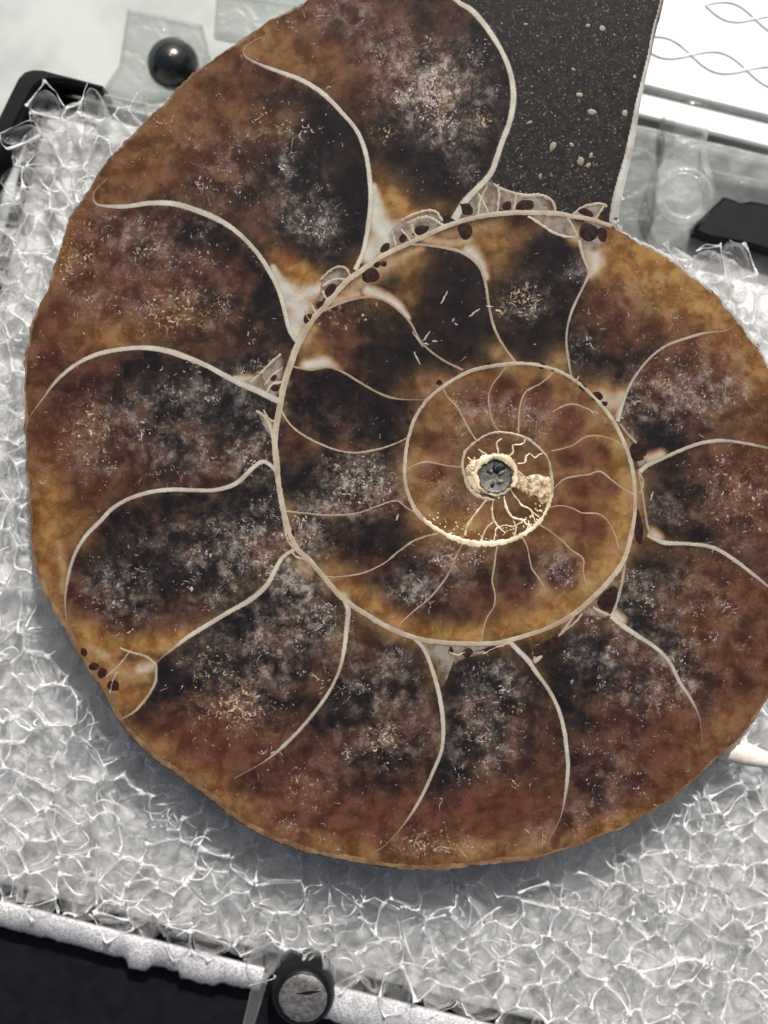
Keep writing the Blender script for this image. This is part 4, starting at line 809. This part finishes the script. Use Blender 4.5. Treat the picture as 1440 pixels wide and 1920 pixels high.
# loose curled shreds of film on the surface
for _ in range(2300):
    u, v = rc.uniform(.55, FW), rc.uniform(.5, FH - .3); x, y = fpos(u, v)
    if hidden(x, y): continue
    a = rc.uniform(0, 6.28); cu = rc.uniform(-4, 4); l = rc.uniform(.12, .7); P = []; q = Vector((x, y, ZF + rc.uniform(-.15, .06)))
    for s_ in range(8):
        P.append(q.copy()); q = q + Vector((math.cos(a), math.sin(a), rc.uniform(-.25, .25))) * l / 7; a += cu / 7
    r0 = rc.choice((.004, .006, .008, .012, .018)); wisps.tube(P, [r0 * k_ for k_ in (.4, .8, 1, 1.2, 1, .9, .7, .3)], 4, False)
from mathutils import noise as mnoise
def warp(mb):
    out = []
    for q in mb.v:
        v_ = Vector(q); d_ = mnoise.noise_vector(v_ * 1.3) * .15 + mnoise.noise_vector(v_ * 4.3 + Vector((7, 3, 1))) * .035
        out.append((q[0] + d_.x, q[1] + d_.y, q[2] + d_.z * .6))
    mb.v = out
for mb_ in (walls, strands, wisps): warp(mb_)
fw = fchild(walls.build('bubble_film', M['foam'], FOAM)); fw['kind'] = 'stuff'
ss = fw.modifiers.new('round', 'SUBSURF'); ss.levels = ss.render_levels = 2
fs_ = fchild(strands.build('bubble_rims', M['strand'], FOAM)); fs_['kind'] = 'stuff'
fw2 = fchild(wisps.build('film_shreds', M['strand'], FOAM)); fw2['kind'] = 'stuff'
m = MB(); m.prism([tuple(fpos(.22, .2)), tuple(fpos(FW, .2)), tuple(fpos(FW, FH - .02)), tuple(fpos(.22, FH - .02))], ZF - FD - .25, ZF - FD + .1, .05)
fchild(m.build('foam_base', M['foam_core'], FOAM))

# ------------------------------------------------------------------ display case: black tray, frosted front edge, peg, clear lid and hinge pieces
CASE = empty('display_case', (*(FO + U * FW / 2 - V * FH / 2), ZT))
tag(CASE, 'open clear and black plastic display case holding the foam pad', 'display case')
def cchild(o): o.location = -CASE.location; return o
def wpoly(P, z): return [at(x, y, z)[:2] for x, y in P]
ZB = ZF - FD - .28
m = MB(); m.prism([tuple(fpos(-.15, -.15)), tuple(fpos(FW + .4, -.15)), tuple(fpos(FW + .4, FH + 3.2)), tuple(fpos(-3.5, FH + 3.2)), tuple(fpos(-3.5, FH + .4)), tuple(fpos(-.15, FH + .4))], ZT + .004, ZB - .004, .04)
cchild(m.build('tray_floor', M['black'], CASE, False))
# left wall with its rounded corner
a0 = [(192,160),(150,149),(110,139),(80,131),(62,130),(46,134),(34,146),(18,178),(0,215),(-60,350),(-140,560)]
a1 = [(192,170),(150,158),(118,152),(92,150),(76,154),(64,164),(54,182),(36,218),(-14,320),(-40,420),(-100,560)]
m = MB(); m.prism(wpoly(a0 + a1[::-1], ZF - .1), ZB, ZF - .1, .05); cchild(m.build('tray_wall', M['black'], CASE, False))
# front wall: frosted upper edge, sparkle painted in its colour, ragged outer border
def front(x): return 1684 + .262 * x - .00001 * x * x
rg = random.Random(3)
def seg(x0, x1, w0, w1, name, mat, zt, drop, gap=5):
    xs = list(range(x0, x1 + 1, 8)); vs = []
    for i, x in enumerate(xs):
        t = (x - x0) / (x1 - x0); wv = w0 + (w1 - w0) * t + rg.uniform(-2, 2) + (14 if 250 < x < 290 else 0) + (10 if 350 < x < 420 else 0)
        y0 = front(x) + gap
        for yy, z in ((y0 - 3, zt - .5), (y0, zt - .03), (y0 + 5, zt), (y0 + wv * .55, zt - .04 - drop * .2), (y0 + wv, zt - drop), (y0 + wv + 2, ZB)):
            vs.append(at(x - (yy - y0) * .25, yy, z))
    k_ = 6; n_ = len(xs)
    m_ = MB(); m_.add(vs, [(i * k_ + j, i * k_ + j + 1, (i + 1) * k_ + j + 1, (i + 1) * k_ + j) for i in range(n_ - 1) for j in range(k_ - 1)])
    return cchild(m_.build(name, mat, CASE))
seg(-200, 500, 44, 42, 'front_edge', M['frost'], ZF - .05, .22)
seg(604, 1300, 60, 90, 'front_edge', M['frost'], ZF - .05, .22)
m = MB(); m.prism(wpoly([(-60, 1722), (480, 1856), (452, 2010), (-60, 2010)], ZF - .75), ZB, ZF - .75, .03); cchild(m.build('outside_shade', M['black'], CASE, False))  # black slab stands in for the shadow outside the front edge
m = MB(); m.prism(wpoly([(474, 1838), (500, 1846), (466, 1960), (446, 1960)], ZF - .1), ZB, ZF - .1, .04); cchild(m.build('peg_bracket', M['clear'], CASE, False))
m = MB(); m.prism(wpoly([(470, 1838), (640, 1852), (620, 2000), (455, 2000)], ZF - .6), ZB, ZF - .6, .03); cchild(m.build('peg_seat', M['black'], CASE, False))
# peg
pc = at(566, 1872, ZF + .3); m = MB(); n = 36; vs = []
for r_, z in ((.66, ZB), (.63, ZF - .1), (.58, ZF + .16), (.53, ZF + .25), (.46, ZF + .29)):
    vs += [(pc[0] + r_ * math.cos(2 * math.pi * i / n), pc[1] + r_ * math.sin(2 * math.pi * i / n), z) for i in range(n)]
m.add(vs, [(j * n + i, j * n + (i + 1) % n, (j + 1) * n + (i + 1) % n, (j + 1) * n + i) for j in range(4) for i in range(n)] + [tuple(4 * n + i for i in range(n))])
peg = cchild(m.build('peg', M['black'], CASE))
def pegchild(o): o.parent = peg; o.location = (0, 0, 0); return o
m = MB(); vs = []
for r_, z in ((.465, ZF + .288), (.42, ZF + .315), (.30, ZF + .325), (.08, ZF + .32)):
    vs += [(pc[0] + .02 + r_ * math.cos(2 * math.pi * i / n), pc[1] + r_ * math.sin(2 * math.pi * i / n), z + rg.uniform(-.008, .008)) for i in range(n)]
m.add(vs, [(j * n + i, j * n + (i + 1) % n, (j + 1) * n + (i + 1) % n, (j + 1) * n + i) for j in range(3) for i in range(n)] + [tuple(3 * n + i for i in range(n))])
pegchild(m.build('peg_face', M['peg_top']))
m = MB(); z = ZF + .335
m.add([(pc[0] - .12, pc[1] + .10, z), (pc[0] + .1, pc[1] + .085, z + .012), (pc[0] + .38, pc[1] + .15, z), (pc[0] + .14, pc[1] + .16, z + .012)], [(0, 1, 3), (1, 2, 3)])
pegchild(m.build('peg_slit', M['black']))

# ---- top left: knob, clear block, clear ledges
kc = at(325, 120, ZF - .9); m = MB(); n = 32; vs = []
for j in range(17):
    q = math.pi * j / 16; r_ = .52 * math.sin(q) + .002
    vs += [(kc[0] + r_ * math.cos(2 * math.pi * i / n), kc[1] + r_ * math.sin(2 * math.pi * i / n), kc[2] - .52 * math.cos(q) * 1.1) for i in range(n)]
m.add(vs, [(j * n + i, j * n + (i + 1) % n, (j + 1) * n + (i + 1) % n, (j + 1) * n + i) for j in range(16) for i in range(n)])
cchild(m.build('knob', mat_simple('gloss_black', (.004, .006, .006), .12, (.007, .009, .009), 3, .25, .08, .8), CASE))
def block(name, P, z0, z1, mat, bev=.06):
    m_ = MB(); m_.prism(wpoly(P, z1), z0, z1, bev); return cchild(m_.build(name, mat, CASE, False))
block('hinge_block', [(238,14),(300,26),(378,44),(392,100),(372,170),(250,190),(190,168),(222,120)], ZB, ZF - .75, M['clear_shaded'], .08)
block('clear_ledge', [(186,172),(300,196),(330,240),(180,240)], ZB, ZF - .3, M['clear'])
block('hinge_bar', [(405,-20),(620,20),(620,110),(400,66)], ZB, ZF - .9, M['clear_shaded'], .1)
block('hinge_bar', [(415,-60),(640,-20),(640,4),(410,-24)], ZB, ZF - .5, M['clear'], .08)
# ---- top right: lid with refraction caustics drawn as chains, ledges, lug, black corner piece
block('lid', [(1190,-140),(1600,-60),(1600,258),(1440,218),(1204,160)], ZF - 1.3, ZF - .95, M['lid'], .05)
block('lid_ledge', [(1195,172),(1600,270),(1600,312),(1440,276),(1190,214)], ZB, ZF - 1.05, M['lid'], .05)
block('lid_lip', [(1198,162),(1600,262),(1600,270),(1195,172)], ZB, ZF - 1.0, M['clear_shaded'], .02)
block('clear_step', [(1150,222),(1440,290),(1600,330),(1600,352),(1440,314),(1150,244)], ZB, ZF - .8, M['clear'], .06)
block('tab', [(1130,300),(1180,272),(1214,276),(1232,296),(1236,330),(1226,420),(1130,420)], ZB, ZF - .7, M['clear_shaded'], .08)
lug = [(1250,205),(1262,200),(1320,214),(1334,228),(1328,262),(1330,300),(1342,330),(1344,372),(1326,410),(1290,430),(1250,424),(1222,398),(1214,360),(1226,326),(1246,300),(1250,262)]
block('lug', lug, ZF - 1.3, ZF - .45, M['clear'], .16)
m = MB(); q = [at(1282 + 46 * math.cos(t), 366 + 46 * math.sin(t), ZF - .42) for t in np.linspace(0, 2 * math.pi, 28)]; m.tube(q, .09, 8, False); cchild(m.build('lug_ring', M['clear'], CASE))
block('hinge_plate', [(1338,318),(1600,372),(1600,420),(1440,356),(1336,340)], ZB, ZF - .55, M['clear_shaded'], .05)
bl = [(1302,434),(1310,412),(1330,394),(1346,380),(1358,368),(1372,372),(1390,380),(1410,376),(1440,382),(1600,410),(1600,520),(1440,470),(1400,458),(1330,446)]
block('corner_piece', bl, ZB, ZF - .6, M['black'], .06)
block('hinge_sheet', [(1060,204),(1640,340),(1640,620),(1060,470)], ZB + .01, ZB + .12, mat_simple('grey_moulding', (.13, .135, .133), .4, (.24, .245, .24), 2.5, .2), .03)
lines = MB()
def chain(x0, y0, x1, y1, amp, lens_, ph):
    d = np.array([x1 - x0, y1 - y0], float); L = np.hypot(*d); d /= L; nn = np.array([-d[1], d[0]])
    for sg in (1, -1):
        P = []
        for s_ in np.arange(0, L, 4):
            q = np.array([x0, y0]) + d * s_ + nn * sg * amp * math.sin(math.pi * (s_ / lens_) + ph) ; P.append(at(q[0], q[1], ZF - .935))
        lines.tube(P, .032, 6)
chain(1222, 82, 1620, 190, 19, 108, .9); chain(1322, 8, 1620, 92, 17, 98, 0)
cchild(lines.build('caustic_chain', mat_simple('grey_caustic', (.42, .455, .445), .3, (.58, .61, .60), 5), CASE))  # grey tubes stand in for refraction caustics seen through the lid

# ------------------------------------------------------------------ pale stick under the fossil's lower right edge
m = MB(); p0, p1 = Vector(at(1340, 1396, ZF + .25)), Vector(at(1475, 1436, ZF + .12)); P = [p0.lerp(p1, t) for t in np.linspace(0, 1, 10)]
for i, q in enumerate(P): q.z += .02 * math.sin(i * 1.7)
m.tube(P, [.24, .25, .25, .24, .22, .2, .17, .15, .13, .12], 12)
st = m.build('stick', M['stick'])
tag(st, 'pale cream stick poking out from under the lower right edge of the fossil', 'stick')
